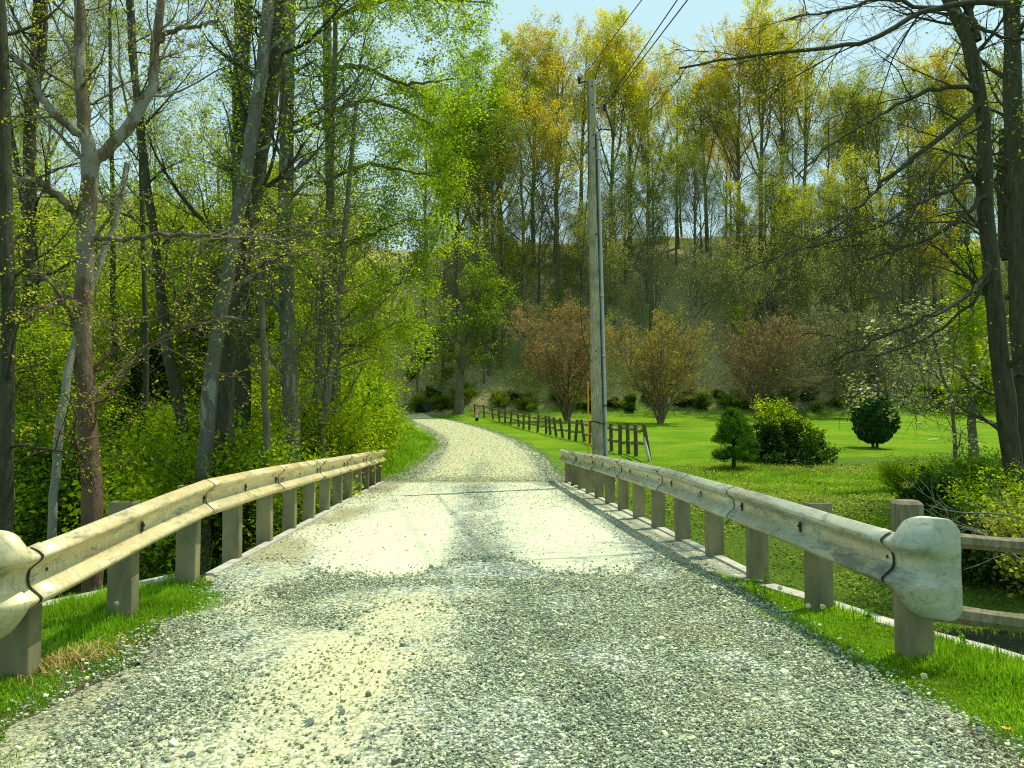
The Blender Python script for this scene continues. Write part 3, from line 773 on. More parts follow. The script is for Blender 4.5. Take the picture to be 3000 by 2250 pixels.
mb = MB(); mb.box((0, 0, h_ * .975), (w_ * 1.06, w_ * 1.06, h_ * .06), bev=.01); mb.build('lid', M['bin'], bn)
for (px, py, wpx, lab) in ((2735, 1291, 30, 'white flat scrap lying on the lawn behind the big right hand tree'), (2692, 1241, 14, 'small white scrap on the lawn near the hillside shade')):
    q = onground(px, py, 22, 100); k = q[1] / F; s_ = wpx * k / 2; rr = random.Random(px)
    ang = np.linspace(0, 2 * math.pi, 10)[:-1]
    v = [[s_ * math.cos(t) * rr.uniform(.7, 1.1), s_ * .7 * math.sin(t) * rr.uniform(.7, 1.1), .05 + rr.uniform(0, .05)] for t in ang]
    v2 = [[a_ * .9, b_ * .9, c_ + .03] for a_, b_, c_ in v]; n = 9
    mb = MB(); mb.add(v + v2, [[[i, (i + 1) % n, n + (i + 1) % n, n + i] for i in range(n)], [list(range(n, 2 * n))]])
    o = mb.build('scrap', M['white']); o.location = q; tag(o, lab, 'debris')

#VEG
# ---------------------------------------------------------------- vegetation
def nrmz(v): return v / (np.linalg.norm(v, axis=-1, keepdims=True) + 1e-9)
def spawn(rng, P, Rr, n, tmin, tmax, ln, ang, up=.1, wob=.2, K=6, rf=.6, taper=.6, endr=.2, minr=.004, droop=0.0, rabs=None):
    """children for every parent; returns P (m*n,K,3) and radii"""
    m, KP, _ = P.shape
    pi = np.repeat(np.arange(m), n)
    t = tmin + (tmax - tmin) * (np.tile(np.arange(n), m) + rng.random(m * n)) / n
    f = t * (KP - 1); i0 = np.clip(f.astype(int), 0, KP - 2); fr = (f - i0)[:, None]
    pos = P[pi, i0] * (1 - fr) + P[pi, i0 + 1] * fr
    T = nrmz(P[pi, i0 + 1] - P[pi, i0])
    rp = Rr[pi, i0] * (1 - fr[:, 0]) + Rr[pi, i0 + 1] * fr[:, 0]
    plen = np.linalg.norm(np.diff(P, axis=1), axis=2).sum(1)[pi]
    rnd = rng.normal(size=(m * n, 3)); perp = nrmz(np.cross(T, rnd))
    a = np.radians(rng.uniform(ang[0], ang[1], m * n))[:, None]
    D = np.cos(a) * T + np.sin(a) * perp
    L = rng.uniform(ln[0], ln[1], m * n) * (1 - taper * (t - tmin) / max(1e-6, tmax - tmin))
    L = L * plen if ln[1] <= 1.2 else L
    out = np.zeros((m * n, K, 3)); out[:, 0] = pos; st = (L / (K - 1))[:, None]
    for k in range(1, K):
        D = nrmz(D + np.array([0, 0, up]) + rng.normal(size=D.shape) * wob + np.array([0, 0, -droop * k / K]))
        out[:, k] = out[:, k - 1] + D * st
    r0 = np.maximum(rp * rf * rng.uniform(.7, 1.1, m * n), minr)
    RR = r0[:, None] * np.linspace(1, endr, K)[None]
    return out, np.maximum(RR, minr * .6)
def leaves_on(rng, P, per, tmin=.2, spread=.1, size=.06, flat=.5, asp=.6):
    m, K, _ = P.shape
    pi = np.repeat(np.arange(m), per)
    t = tmin + (1 - tmin) * rng.random(len(pi)); f = t * (K - 1); i0 = np.clip(f.astype(int), 0, K - 2); fr = (f - i0)[:, None]
    pos = P[pi, i0] * (1 - fr) + P[pi, i0 + 1] * fr + rng.normal(size=(len(pi), 3)) * spread
    return leaf_quads(rng, pos, size, flat, asp)
def leaf_quads(rng, pos, size, flat=.5, asp=.6):
    n = len(pos)
    nn = nrmz(rng.normal(size=(n, 3)) + np.array([0, 0, flat * 2]))
    u = nrmz(np.cross(nn, rng.normal(size=(n, 3)))); v = np.cross(nn, u)
    s = (size * rng.uniform(.55, 1.35, n))[:, None]
    bend = nn * s * .18
    V = np.stack([pos - u * s, pos - v * s * asp + bend, pos + u * s, pos + v * s * asp + bend], 1) * 1.0
    return V.reshape(-1, 3)
def quads_of(V): return np.arange(len(V)).reshape(-1, 4)
class Tree:
    def __init__(s, seed): s.rng = np.random.default_rng(seed); s.W = []; s.n = 0; s.L = []
    def wood(s, P, Rr, sides):
        v, q = tubes(P, Rr, sides); s.W.append((v, q + s.n)); s.n += len(v); return P, Rr
    def build(s, root, bark, leaf=None, origin=(0, 0, 0), extra=None, leafname='foliage', trunkname='trunk'):
        o = np.array(origin)
        v = np.concatenate([w[0] for w in s.W]) - o; q = np.concatenate([w[1] for w in s.W])
        a = mesh_np(trunkname, v, [q], M[bark], root, True)
        if s.L:
            V = np.concatenate(s.L) - o
            mesh_np(leafname, V, [quads_of(V)], M[leaf], root)
        return a
def path3(pts, n, rng=None, wob=0.0):
    pts = np.array(pts, float); s = np.concatenate([[0], np.cumsum(np.linalg.norm(np.diff(pts, axis=0), axis=1))]); s /= s[-1]
    q = np.linspace(0, 1, n); r = np.stack([np.interp(q, s, pts[:, i]) for i in range(3)], 1)
    for _ in range(2): r[1:-1] = (r[:-2] + 2 * r[1:-1] + r[2:]) / 4
    if rng is not None and wob: r[1:-1] += rng.normal(size=(n - 2, 3)) * wob
    return r

# ---- prototypes (built at the origin, the first placement moves them)
def poplar(seed, h, bark, leaf, lsize=.24, n1=15, per=16, r0=.3, t0=.36, wide=1.0, leafn=None, name='tall_tree', label='', cat='tree'):
    T = Tree(seed); g = T.rng
    lean = g.uniform(-.04, .04, 2) * h
    base = path3([(0, 0, -1.0), (lean[0] * .2, lean[1] * .2, h * .35), (lean[0], lean[1], h * .92)], 14, g, .05)[None]
    rad = (r0 * np.linspace(1, .18, 14))[None]; rad[0, 0] *= 1.3
    T.wood(base, rad, 9)
    # a fork or two
    f, fr = spawn(g, base, rad, 3, .36, .66, (.42, .58), (16, 30), .08, .07, 10, .75, .2)
    T.wood(f, fr, 7)
    allp = np.concatenate([np.stack([path3(base[0], 10)]), f]); allr = np.concatenate([(r0 * np.linspace(1, .18, 10))[None], fr])
    b, br = spawn(g, allp[:1], allr[:1], n1, t0, .98, (.22 * wide, .36 * wide), (30, 62), .12, .13, 7, .5, .35)
    b2, br2 = spawn(g, allp[1:], allr[1:], 8, .3, .98, (.34, .58), (28, 58), .12, .13, 7, .55, .4)
    B = np.concatenate([b, b2]); BR = np.concatenate([br, br2]); T.wood(B, BR, 5)
    c, cr = spawn(g, B, BR, 7, .25, 1, (.35, .6), (25, 55), .10, .18, 5, .6, .4, minr=.012); T.wood(c, cr, 4)
    d, dr_ = spawn(g, c, cr, 5, .2, 1, (.4, .75), (25, 60), .08, .2, 4, .6, .3, minr=.009); T.wood(d, dr_, 3)
    T.L.append(leaves_on(g, d, per, .2, .2, lsize, .4))
    root = empty(name, label, cat)
    T.build(root, bark, leaf); return root
def understory(seed, h, bark, leaf, lsize=.06, n1=16, per=14, r0=.06, spread=.12, name='understory_tree', label='', wide=1.0, t0=.2, up=.03, n2=8, n3=5):
    T = Tree(seed); g = T.rng
    base = path3([(0, 0, -.4), (g.normal() * .12 * h * .4, g.normal() * .05 * h, h * .5), (g.normal() * .08 * h, g.normal() * .08 * h, h)], 12, g, .03)[None]
    rad = (r0 * np.linspace(1, .15, 12))[None]; T.wood(base, rad, 7)
    b, br = spawn(g, base, rad, n1, t0, .98, (.32 * wide, .55 * wide), (45, 80), up, .12, 7, .5, .45, minr=.008); T.wood(b, br, 4)
    c, cr = spawn(g, b, br, n2, .15, 1, (.3, .6), (30, 60), .02, .16, 5, .6, .4, minr=.006); T.wood(c, cr, 3)
    d, dr_ = spawn(g, c, cr, n3, .15, 1, (.35, .7), (30, 65), .0, .2, 4, .6, .3, minr=.004); T.wood(d, dr_, 3)
    T.L.append(leaves_on(g, d, per, .1, spread, lsize, .9))
    root = empty(name, label, 'tree'); T.build(root, bark, leaf); return root
def shrub(seed, h, w, leaf, lsize, nst=14, per=30, bark='bark_dark', name='shrub', label='', spread=.1, up=.1, cat='shrub', flat=.5):
    T = Tree(seed); g = T.rng
    st_ = np.zeros((nst, 7, 3)); a = g.uniform(0, 6.28, nst); tilt = np.radians(g.uniform(5, 60, nst))
    L = h * g.uniform(.6, 1.1, nst)
    D = np.stack([np.cos(a) * np.sin(tilt) * w / h * 1.2, np.sin(a) * np.sin(tilt) * w / h * 1.2, np.cos(tilt)], 1); D = nrmz(D)
    for k in range(1, 7):
        D = nrmz(D + g.normal(size=D.shape) * .12 + [0, 0, .05]); st_[:, k] = st_[:, k - 1] + D * (L / 6)[:, None]
    st_[:, 0, 2] -= .15
    R0 = .02 * h * np.linspace(1, .25, 7)[None] * np.ones((nst, 1)); T.wood(st_, R0, 5)
    b, br = spawn(g, st_, R0, 8, .2, 1, (.3, .55), (25, 65), up, .2, 5, .6, .4, minr=.004); T.wood(b, br, 3)
    c, cr = spawn(g, b, br, 4, .2, 1, (.35, .7), (25, 65), .05, .2, 4, .6, .3, minr=.003); T.wood(c, cr, 3)
    T.L.append(leaves_on(g, c, per, .1, spread, lsize, flat))
    root = empty(name, label, cat); T.build(root, bark, leaf, trunkname='branches'); return root
def place(proto, spots, used={}):
    """spots: (x, y, z, rz, sc, label, group)"""
    for (x, y, z, rz, sc, label, group) in spots:
        if proto.name not in used:
            used[proto.name] = 1; o = proto
            o.location = (x, y, z); o.rotation_euler = (0, 0, rz); o.scale = (sc,) * 3
        else: o = dup(proto, (x, y, z), rz, sc)
        o['label'] = label
        if group: o['group'] = group
        elif 'group' in o.keys(): del o['group']
rng = np.random.default_rng(42)
def U_(a, b): return float(rng.uniform(a, b))

# ---- ridge and hillside trees
PY = [poplar(101, 25, 'bark_far', 'leaf_yellow', .10, per=10), poplar(102, 25, 'bark_far', 'leaf_orange', .10, per=10, wide=1.15), poplar(103, 25, 'bark_far', 'leaf_olive', .085, n1=13, per=7),
      poplar(104, 25, 'bark_far', 'leaf_lime', .10, per=10)]
def hz(x, y): return g1(x, y) - .3
# tall ones placed by what the photograph shows: (px of crown centre, py of top, distance, kind)
tall = [(1395, 190, 88, 3), (1470, 165, 92, 0), (1560, 150, 96, 0), (1630, 105, 97, 1), (1700, 88, 99, 0), (1790, 105, 96, 0), (1850, 150, 98, 1), (1905, 190, 93, 0),
        (1990, 230, 99, 2), (2080, 190, 98, 0), (2170, 95, 97, 1), (2235, 60, 96, 0), (2300, 85, 98, 1), (2370, 130, 99, 0), (2440, 300, 99, 2), (2520, 260, 97, 2),
        (2600, 215, 98, 0), (2680, 240, 99, 2), (2760, 190, 97, 1), (2850, 160, 97, 0), (2930, 200, 98, 2), (3030, 180, 97, 2),
        (1540, 330, 86, 1), (1640, 340, 88, 2), (1450, 400, 84, 2), (1900, 420, 90, 0), (2040, 420, 95, 2), (1330, 250, 86, 3), (1240, 300, 84, 3)]
names = {0: 'tall yellow leafed spring tree rising from the wooded ridge against the sky', 1: 'tall orange tinted spring tree on the wooded ridge against the sky',
         2: 'tall sparse olive green tree on the wooded ridge with bare limbs', 3: 'tall bright lime green tree at the left end of the ridge'}
for (px, py, d, kd) in tall:
    x = (px - 1500) / F * d; z = hz(x, d); top = pix(px, py, d)[2]; h = top - z
    place(PY[kd], [(x, d, z, U_(0, 6.28), h / 25.5, names[kd], ['yellow ridge trees', 'orange ridge trees', 'olive ridge trees', 'lime ridge trees'][kd])])
for i in range(34):
    x = U_(-12, 78); d = U_(80, 112)
    if abs(x / d) > .74: continue
    kd = [0, 2, 2, 1, 2][i % 5]
    z = hz(x, d); h = U_(13, 22) if d < 96 else U_(15, 22)
    place(PY[kd], [(x, d, z, U_(0, 6.28), h / 25.5, 'slender young tree standing among the taller trees of the hillside wood', 'young hillside trees')])
PB = poplar(105, 20, 'bark_far', 'leaf_olive', .07, n1=9, per=2, r0=.24, t0=.5, wide=.7)
for i in range(76):
    d = U_(76, 101); x = U_(-.14, .74) * d
    place(PB, [(x, d, hz(x, d), U_(0, 6.28), U_(.45, .95), 'thin bare dark trunk with few leaves standing on the hillside slope', 'bare hillside trunks')])
# far-left wood on the rising ground
for i in range(38):
    d = U_(38, 88); x = -U_(.22, .78) * d
    if x > -14 and d > 60: continue
    z = hz(x, d); kd = [2, 3, 2, 0][i % 4]; h = U_(9, 17) if i % 6 else U_(17, 24)
    place(PY[kd], [(x, d, z, U_(0, 6.28), h / 25.5, 'green woodland tree deep in the forest on the left', 'deep forest trees on the left')])

for i in (1, 2, 4, 5, 7, 9, 11, 12, 14):
    d = 24 + 1.4 * i; x = -[.62, .45, .34, .53, .27, .40, .58, .31, .49, .22, .66, .37, .29, .55, .25, .43][i] * d
    place(PY[[2, 3, 0, 2][i % 4]], [(x, d, hz(x, d), U_(0, 6.28), U_(8, 12) * (1 + (d - 24) * .012) / 25.5, 'airy half grown tree with fine yellow-green leaf between the big left trunks', 'half grown trees on the left')])
US = [understory(201, 7, 'bark_mid', 'leaf_olive', .05, per=7, spread=.16), understory(202, 7, 'bark_mid', 'leaf_green', .062, per=11, spread=.16), understory(203, 7, 'bark_mid', 'leaf_lime', .06, per=11, spread=.15),
      understory(204, 7, 'bark_mid', 'leaf_brown', .045, per=6, spread=.15)]
for i in range(100):
    d = U_(77, 101); x = U_(-.2, .74) * d
    if x < -12: continue
    kd = [0, 3, 0, 1, 3, 0, 2][i % 7] if d < 88 else [0, 1, 0, 3, 2, 0, 0][i % 7]
    place(US[kd], [(x, d, hz(x, d) + .1, U_(0, 6.28), U_(.55, 1.3), ['small olive leafed tree in the hillside understory', 'small dark green tree in the hillside understory', 'small lime leafed tree in the hillside understory', 'small brownish budding tree in the hillside understory'][kd], ['olive hillside saplings', 'green hillside saplings', 'lime hillside saplings', 'brown hillside saplings'][kd])])
# left forest understory
cnt = 0
while cnt < 66:
    d = U_(17, 62); x = U_(-.78, -.12) * d
    lim = float(np.interp(d, [0, 17, 23, 30, 40, 60, 90], [-6.5, -6.5, -5.8, -6.3, -8.0, -12.5, -25]))
    if x > lim: continue
    kd = [2, 0, 1, 0, 1, 2][cnt % 6]; cnt += 1
    place(US[kd], [(x, d, g1(x, d), U_(0, 6.28), U_(.55, 1.25) if d < 30 else U_(.9, 1.8), ['thin olive leafed sapling among the left forest trunks', 'thin dark green sapling among the left forest trunks', 'thin bright lime sapling among the left forest trunks'][kd], ['olive forest saplings', 'green forest saplings', 'lime forest saplings'][kd])])

SH = [shrub(301, 1.6, 2.0, 'leaf_green', .040, per=22, spread=.12), shrub(302, 1.6, 2.0, 'leaf_lime', .036, per=22, spread=.12), shrub(303, 1.4, 2.2, 'leaf_dark', .07, per=18, spread=.12), shrub(304, 1.5, 2.0, 'leaf_olive', .05, per=12, spread=.12)]
shn = ['leafy green bush on the left forest floor', 'bright lime bush on the left forest floor', 'dark leafed bush on the left forest floor', 'olive twiggy bush on the left forest floor']
cnt = 0
while cnt < 150:
    d = U_(13, 60); x = U_(-.78, -.1) * d
    lim = float(np.interp(d, [0, 17, 23, 30, 40, 60, 90], [-5.6, -5.2, -4.9, -5.8, -7.6, -12.0, -25]))
    if x > lim or abs(d - (11 - .28 * x)) < 2.4: continue
    kd = [0, 1, 1, 1, 0, 3][cnt % 6]; cnt += 1
    place(SH[kd], [(x, d, g1(x, d), U_(0, 6.28), U_(.6, 1.3) * (1 + d / 50), shn[kd], ['green forest bushes', 'lime forest bushes', 'dark forest bushes', 'olive forest bushes'][kd])])
for i in range(100):      # dark bushes along the foot of the hill
    x = U_(-12, 58); d = 75.3 + U_(-.3, 2.6) + (9 if x < -10 else 0)
    if abs(x / d) > .74: continue
    kd = [2, 3, 0, 2, 3, 0][i % 6]
    place(SH[kd], [(x, d, g1(x, d), U_(0, 6.28), U_(.45, 1.0), 'low dark bush in the row along the foot of the hill behind the lawn' if kd == 2 else 'low mid green bush along the foot of the hill behind the lawn', 'dark hill foot bushes' if kd == 2 else 'green hill foot bushes')])

# ---- crape myrtles on the lawn edge
def myrtle(seed, px, base_y, top_y, wpx, label, tipleaf='leaf_brown', per=3, d=None):
    q = onground(px, base_y, 22, 100) if d is None else np.array([(px - 1500) / F * d, d, g1((px - 1500) / F * d, d)])
    k = q[1] / F; h = (base_y - top_y) * k; w = wpx * k
    T = Tree(seed); g = T.rng
    nst = 11; a = g.uniform(0, 6.28, nst); tl = np.radians(g.uniform(4, 26, nst)) * (w / h) * 2.0
    st_ = np.zeros((nst, 9, 3)); st_[:, 0, 0] = np.cos(a) * .12; st_[:, 0, 1] = np.sin(a) * .12; st_[:, 0, 2] = -.1
    D = np.stack([np.cos(a) * np.sin(tl), np.sin(a) * np.sin(tl), np.cos(tl)], 1)
    Dv = np.tile([0, 0, 1.], (nst, 1)) + D * .4; Dv = nrmz(Dv)
    for j in range(1, 9):
        Dv = nrmz(Dv * .45 + D * .55 + g.normal(size=D.shape) * .05); st_[:, j] = st_[:, j - 1] + Dv * (h * .8 / 8)
    R0 = .085 * np.linspace(1, .25, 9)[None] * np.ones((nst, 1)); T.wood(st_, R0, 6)
    mb_ = np.array([[(0, 0, -.3), (0, 0, .4), (0, 0, h * .12)]]); T.wood(mb_, np.array([[.32, .24, .16]]), 10)
    b, br = spawn(g, st_, R0, 15, .14, 1, (.30, .50), (20, 62), .02, .10, 6, .55, .5, minr=.018); T.wood(b, br, 4)
    c, cr = spawn(g, b, br, 7, .15, 1, (.4, .7), (14, 36), .04, .10, 5, .6, .35, minr=.013); T.wood(c, cr, 3)
    e, er = spawn(g, c, cr, 4, .2, 1, (.5, .8), (14, 36), .04, .12, 4, .7, .3, minr=.010); T.wood(e, er, 3)
    T.L.append(leaves_on(g, e, per, .3, .06, .05, .3))
    root = empty('ornamental_tree', label, 'tree', tuple(q)); T.build(root, 'twig_myrtle', tipleaf); return root
myrtle(401, 1660, 1234, 862, 270, 'vase shaped reddish brown twiggy tree left of the utility pole', 'tip_brown', 6)
myrtle(402, 1935, 1242, 893, 255, 'vase shaped twiggy tree with golden olive tips right of the utility pole', 'tip_gold', 5)
myrtle(403, 2215, 1228, 890, 270, 'vase shaped bare brown tree behind the two clipped lawn evergreens', 'tip_brown', 5, d=69)
myrtle(404, 2515, 1226, 838, 300, 'tallest greyish vase shaped tree behind the dark oval evergreen', 'tip_grey', 5, d=70)

# ---- tree by the far bend
q = onground(1345, 1210, 22, 100)
T = Tree(501); g = T.rng; k = q[1] / F
h = (1210 - 830) * k
base = path3([(0, 0, -.5), (.1, 0, h * .35), (.6, 0, h * .62), (.9, .2, h)], 12, g, .03)[None]; rad = np.array([np.interp(np.linspace(0, 1, 12), [0, .1, .5, 1], [.6, .5, .3, .06])])
T.wood(base, rad, 10)
b, br = spawn(g, base, rad, 14, .3, .95, (.35, .6), (45, 75), .08, .12, 8, .55, .3); T.wood(b, br, 5)
c, cr = spawn(g, b, br, 9, .15, 1, (.35, .6), (30, 60), .04, .15, 5, .6, .4, minr=.012); T.wood(c, cr, 4)
e, er = spawn(g, c, cr, 6, .15, 1, (.35, .7), (30, 65), .0, .2, 4, .6, .3, minr=.009); T.wood(e, er, 3)
T.L.append(leaves_on(g, e, 14, .1, .18, .11, .9))
root = empty('spreading_tree', 'spreading green leafed tree with a thick trunk beside the far bend of the road', 'tree', tuple(q)); T.build(root, 'bark_mid', 'leaf_green')

# ---- lawn evergreens and bush
q = onground(2150, 1374, 20, 60); k = q[1] / F; h = (1374 - 1212) * k
T = Tree(601); g = T.rng
base = path3([(0, 0, -.1), (.0, 0, h * .5), (-.03, 0, h * .96)], 10)[None]; rad = (.085 * np.linspace(1, .2, 10))[None]; T.wood(base, rad, 8)
nb = 150; t = np.sort(g.uniform(.22, .99, nb)); a = g.uniform(0, 6.28, nb)
prof_r = np.interp(t, [.2, .3, .42, .6, .8, .95, 1], [.70, 1.0, 1.0, .82, .58, .30, .04]) * (128 * k / 2)
Pb = np.zeros((nb, 6, 3)); 
for j in range(6):
    s_ = j / 5; Pb[:, j] = np.stack([np.cos(a) * prof_r * s_, np.sin(a) * prof_r * s_, t * h + .0 + (.22 * s_ * (1 - s_) * 2 + .10 * s_ * s_) * np.where(t > .4, 1, -.6)], 1)
Rb = .022 * np.linspace(1, .2, 6)[None] * np.ones((nb, 1)); T.wood(Pb, Rb, 4)
c, cr = spawn(g, Pb, Rb, 7, .35, 1, (.22, .4), (25, 55), .10, .12, 4, .6, .3, minr=.004); T.wood(c, cr, 3)
T.L.append(leaves_on(g, c, 22, .0, .045, .042, .1, .22)); T.L.append(leaves_on(g, Pb, 26, .5, .04, .042, .1, .22))
root = empty('small_pine', 'small rounded pine with a bare lower trunk, alone at the left of the lawn shrubs', 'tree', tuple(q)); T.build(root, 'bark_dark', 'needle')
# big leafy bush beside it
q = onground(2300, 1356, 20, 60); k = q[1] / F
T = Tree(602); g = T.rng
W_, H_ = 190 * k, 168 * k
nst = 26; a = g.uniform(0, 6.28, nst); tl = np.radians(g.uniform(5, 78, nst)); L = H_ * np.interp(np.degrees(tl), [0, 40, 80], [.85, .8, .85]) * g.uniform(.75, 1.0, nst)
D = nrmz(np.stack([np.cos(a) * np.sin(tl) * 1.2, np.sin(a) * np.sin(tl), np.cos(tl)], 1)); st_ = np.zeros((nst, 7, 3))
for j in range(1, 7): D = nrmz(D + g.normal(size=D.shape) * .1 + [0, 0, .02]); st_[:, j] = st_[:, j - 1] + D * (L / 6)[:, None]
R0 = .035 * np.linspace(1, .3, 7)[None] * np.ones((nst, 1)); T.wood(st_, R0, 5)
b, br = spawn(g, st_, R0, 10, .25, 1, (.25, .45), (25, 65), .05, .15, 5, .6, .4, minr=.006); T.wood(b, br, 3)
c, cr = spawn(g, b, br, 5, .2, 1, (.3, .7), (25, 65), .05, .2, 4, .6, .3, minr=.004); T.wood(c, cr, 3)
LV = leaves_on(g, c, 17, .0, .07, .055, .4).reshape(-1, 4, 3)
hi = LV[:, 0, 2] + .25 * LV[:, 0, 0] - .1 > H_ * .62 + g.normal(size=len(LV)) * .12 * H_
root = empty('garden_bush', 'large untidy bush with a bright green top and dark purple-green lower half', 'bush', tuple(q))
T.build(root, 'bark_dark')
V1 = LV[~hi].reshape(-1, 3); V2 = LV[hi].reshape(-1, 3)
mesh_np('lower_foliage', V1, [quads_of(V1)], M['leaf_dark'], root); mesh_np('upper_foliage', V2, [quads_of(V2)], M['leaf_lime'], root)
# a taller lime plume rising from its top left
T2 = Tree(612); g = T2.rng
p0_ = np.array([-.25 * W_, 0, H_ * .45]); stt = np.zeros((10, 5, 3)); stt[:, 0] = p0_ + g.normal(size=(10, 3)) * [.3, .2, .1]
D = nrmz(g.normal(size=(10, 3)) * [.4, .3, 0] + [0.15, 0, 1])
for j in range(1, 5): stt[:, j] = stt[:, j - 1] + D * (H_ * .6 / 4) * g.uniform(.8, 1.1)
T2.wood(stt, .012 * np.ones((10, 5)), 3); T2.L.append(leaves_on(g, stt, 110, .3, .13, .06, .4)); T2.build(root, 'bark_dark', 'leaf_lime', leafname='top_shoots', trunkname='shoots')
# dark oval evergreen
def evergreen(seed, q, h, w, label, spire=False, stems=True):
    T = Tree(seed); g = T.rng
    for sx in ((-.18, .12) if stems else (0,)):
        b_ = path3([(sx * .5, 0, -.1), (sx, 0, h * .25), (sx * .6, 0, h * .8)], 6)[None]; T.wood(b_, (.075 * np.linspace(1, .4, 6))[None], 7)
    n = 26000
    t = g.random(n); th = g.uniform(0, 6.28, n)
    if spire: pr = np.interp(t, [0, .1, .5, .8, 1], [.6, 1, .8, .45, .03])
    else: pr = np.interp(t, [0, .08, .3, .55, .8, .93, 1], [.35, .62, .92, 1.0, .86, .6, .15])
    lump = 1 + .10 * np.sin(th * 5 + t * 9) + .07 * np.sin(th * 11 - t * 23) + .05 * np.sin(t * 60 + th * 3)
    r = pr * w / 2 * lump * np.sqrt(g.uniform(.55, 1, n))
    z0 = .12 * h
    pos = np.stack([np.cos(th) * r, np.sin(th) * r, z0 + t * (h - z0)], 1)
    u = nrmz(np.stack([np.cos(th) * .5, np.sin(th) * .5, np.ones(n)], 1) + g.normal(size=(n, 3)) * .3); v = nrmz(np.cross(u, g.normal(size=(n, 3)))); s = (.07 * g.uniform(.6, 1.3, n))[:, None]
    T.L.append(np.stack([pos - u * s, pos - v * s * .35, pos + u * s, pos + v * s * .35], 1).reshape(-1, 3))
    root = empty('clipped_evergreen' if not spire else 'conifer', label, 'tree', tuple(q)); T.build(root, 'bark_dark', 'cedar'); return root
q = onground(2565, 1314, 20, 80); k = q[1] / F
evergreen(603, q, (1314 - 1172) * k, 118 * k, 'dark oval evergreen with two short stems alone on the right of the lawn')
d = 76.0; x = (2562 - 1500) / F * d
evergreen(604, (x, d, g1(x, d)), 138 / F * d, 74 / F * d, 'dark narrow conifer at the foot of the hill behind the oval evergreen', True, False)
d = 82.0; x = (2245 - 1500) / F * d
evergreen(605, (x, d, g1(x, d)), 8.5, 5.5, 'dark blue-green conifer on the hillside above the bare brown tree', True, False)
d = 26.0; x = (440 - 1500) / F * d
evergreen(606, (x, d, g1(x, d)), 5.2, 2.6, 'dark green cedar deep between the left forest trunks', True, False)

# ---- hero trees on the left
def hero(name, label, stems, bark, leaf, seed, limbs=None, lv=None, lsize=.05, per=10, flat=.7, spread=.09, minr=.006, sides=12):
    """stems: list of ([(px,py,d)...], r0, r1)"""
    T = Tree(seed); g = T.rng; SP_, SR = [], []
    org = None
    for (pts, r0, r1) in stems:
        w = [pix(*p) for p in pts]
        if org is None:
            w0 = w[0].copy(); gz_ = g1(w0[0], w0[1]) - .3
            if w0[2] > gz_: w = [np.array([w0[0] + (w0[0] - w[1][0]) * .1, w0[1], gz_])] + w
            org = np.array([w[0][0], w[0][1], gz_ + .3])
        P_ = path3(w, 22, g, .012)[None]; Rr_ = np.linspace(r0, r1, 22)[None] * (1 + .07 * g.normal(size=(1, 22)))
        if len(SP_) == 0: Rr_[0, 0] *= 1.35; Rr_[0, 1] *= 1.15
        T.wood(P_, Rr_, sides); SP_.append(P_); SR.append(Rr_)
    for (pts, r0, r1) in (limbs or []):
        P_ = path3([pix(*p) for p in pts], 22, g, .02)[None]; Rr_ = np.linspace(r0, r1, 22)[None]
        T.wood(P_, Rr_, 8); SP_.append(P_); SR.append(Rr_)
    PP = np.concatenate(SP_); RR = np.concatenate(SR)
    if lv:
        last = None
        for i, q in enumerate(lv):
            PP, RR = spawn(g, PP, RR, **q); T.wood(PP, RR, 5 if i == 0 else 3)
        if leaf: T.L.append(leaves_on(g, PP, per, .1, spread, lsize, flat))
    root = empty(name, label, 'tree', tuple(org)); T.build(root, bark, leaf, origin=org); return root
LV3 = lambda n1=12, n2=8, n3=6, l1=(1.4, 3.2), a1=(35, 80), t0=.35, up=.05, wob=.14: [
    dict(n=n1, tmin=t0, tmax=1, ln=l1, ang=a1, up=up, wob=wob, K=8, rf=.35, taper=.2, minr=.012),
    dict(n=n2, tmin=.1, tmax=1, ln=(.3, .6), ang=(25, 65), up=.04, wob=.16, K=6, rf=.6, taper=.3, minr=.007),
    dict(n=n3, tmin=.1, tmax=1, ln=(.3, .7), ang=(25, 65), up=.03, wob=.2, K=5, rf=.6, taper=.3, minr=.005)]
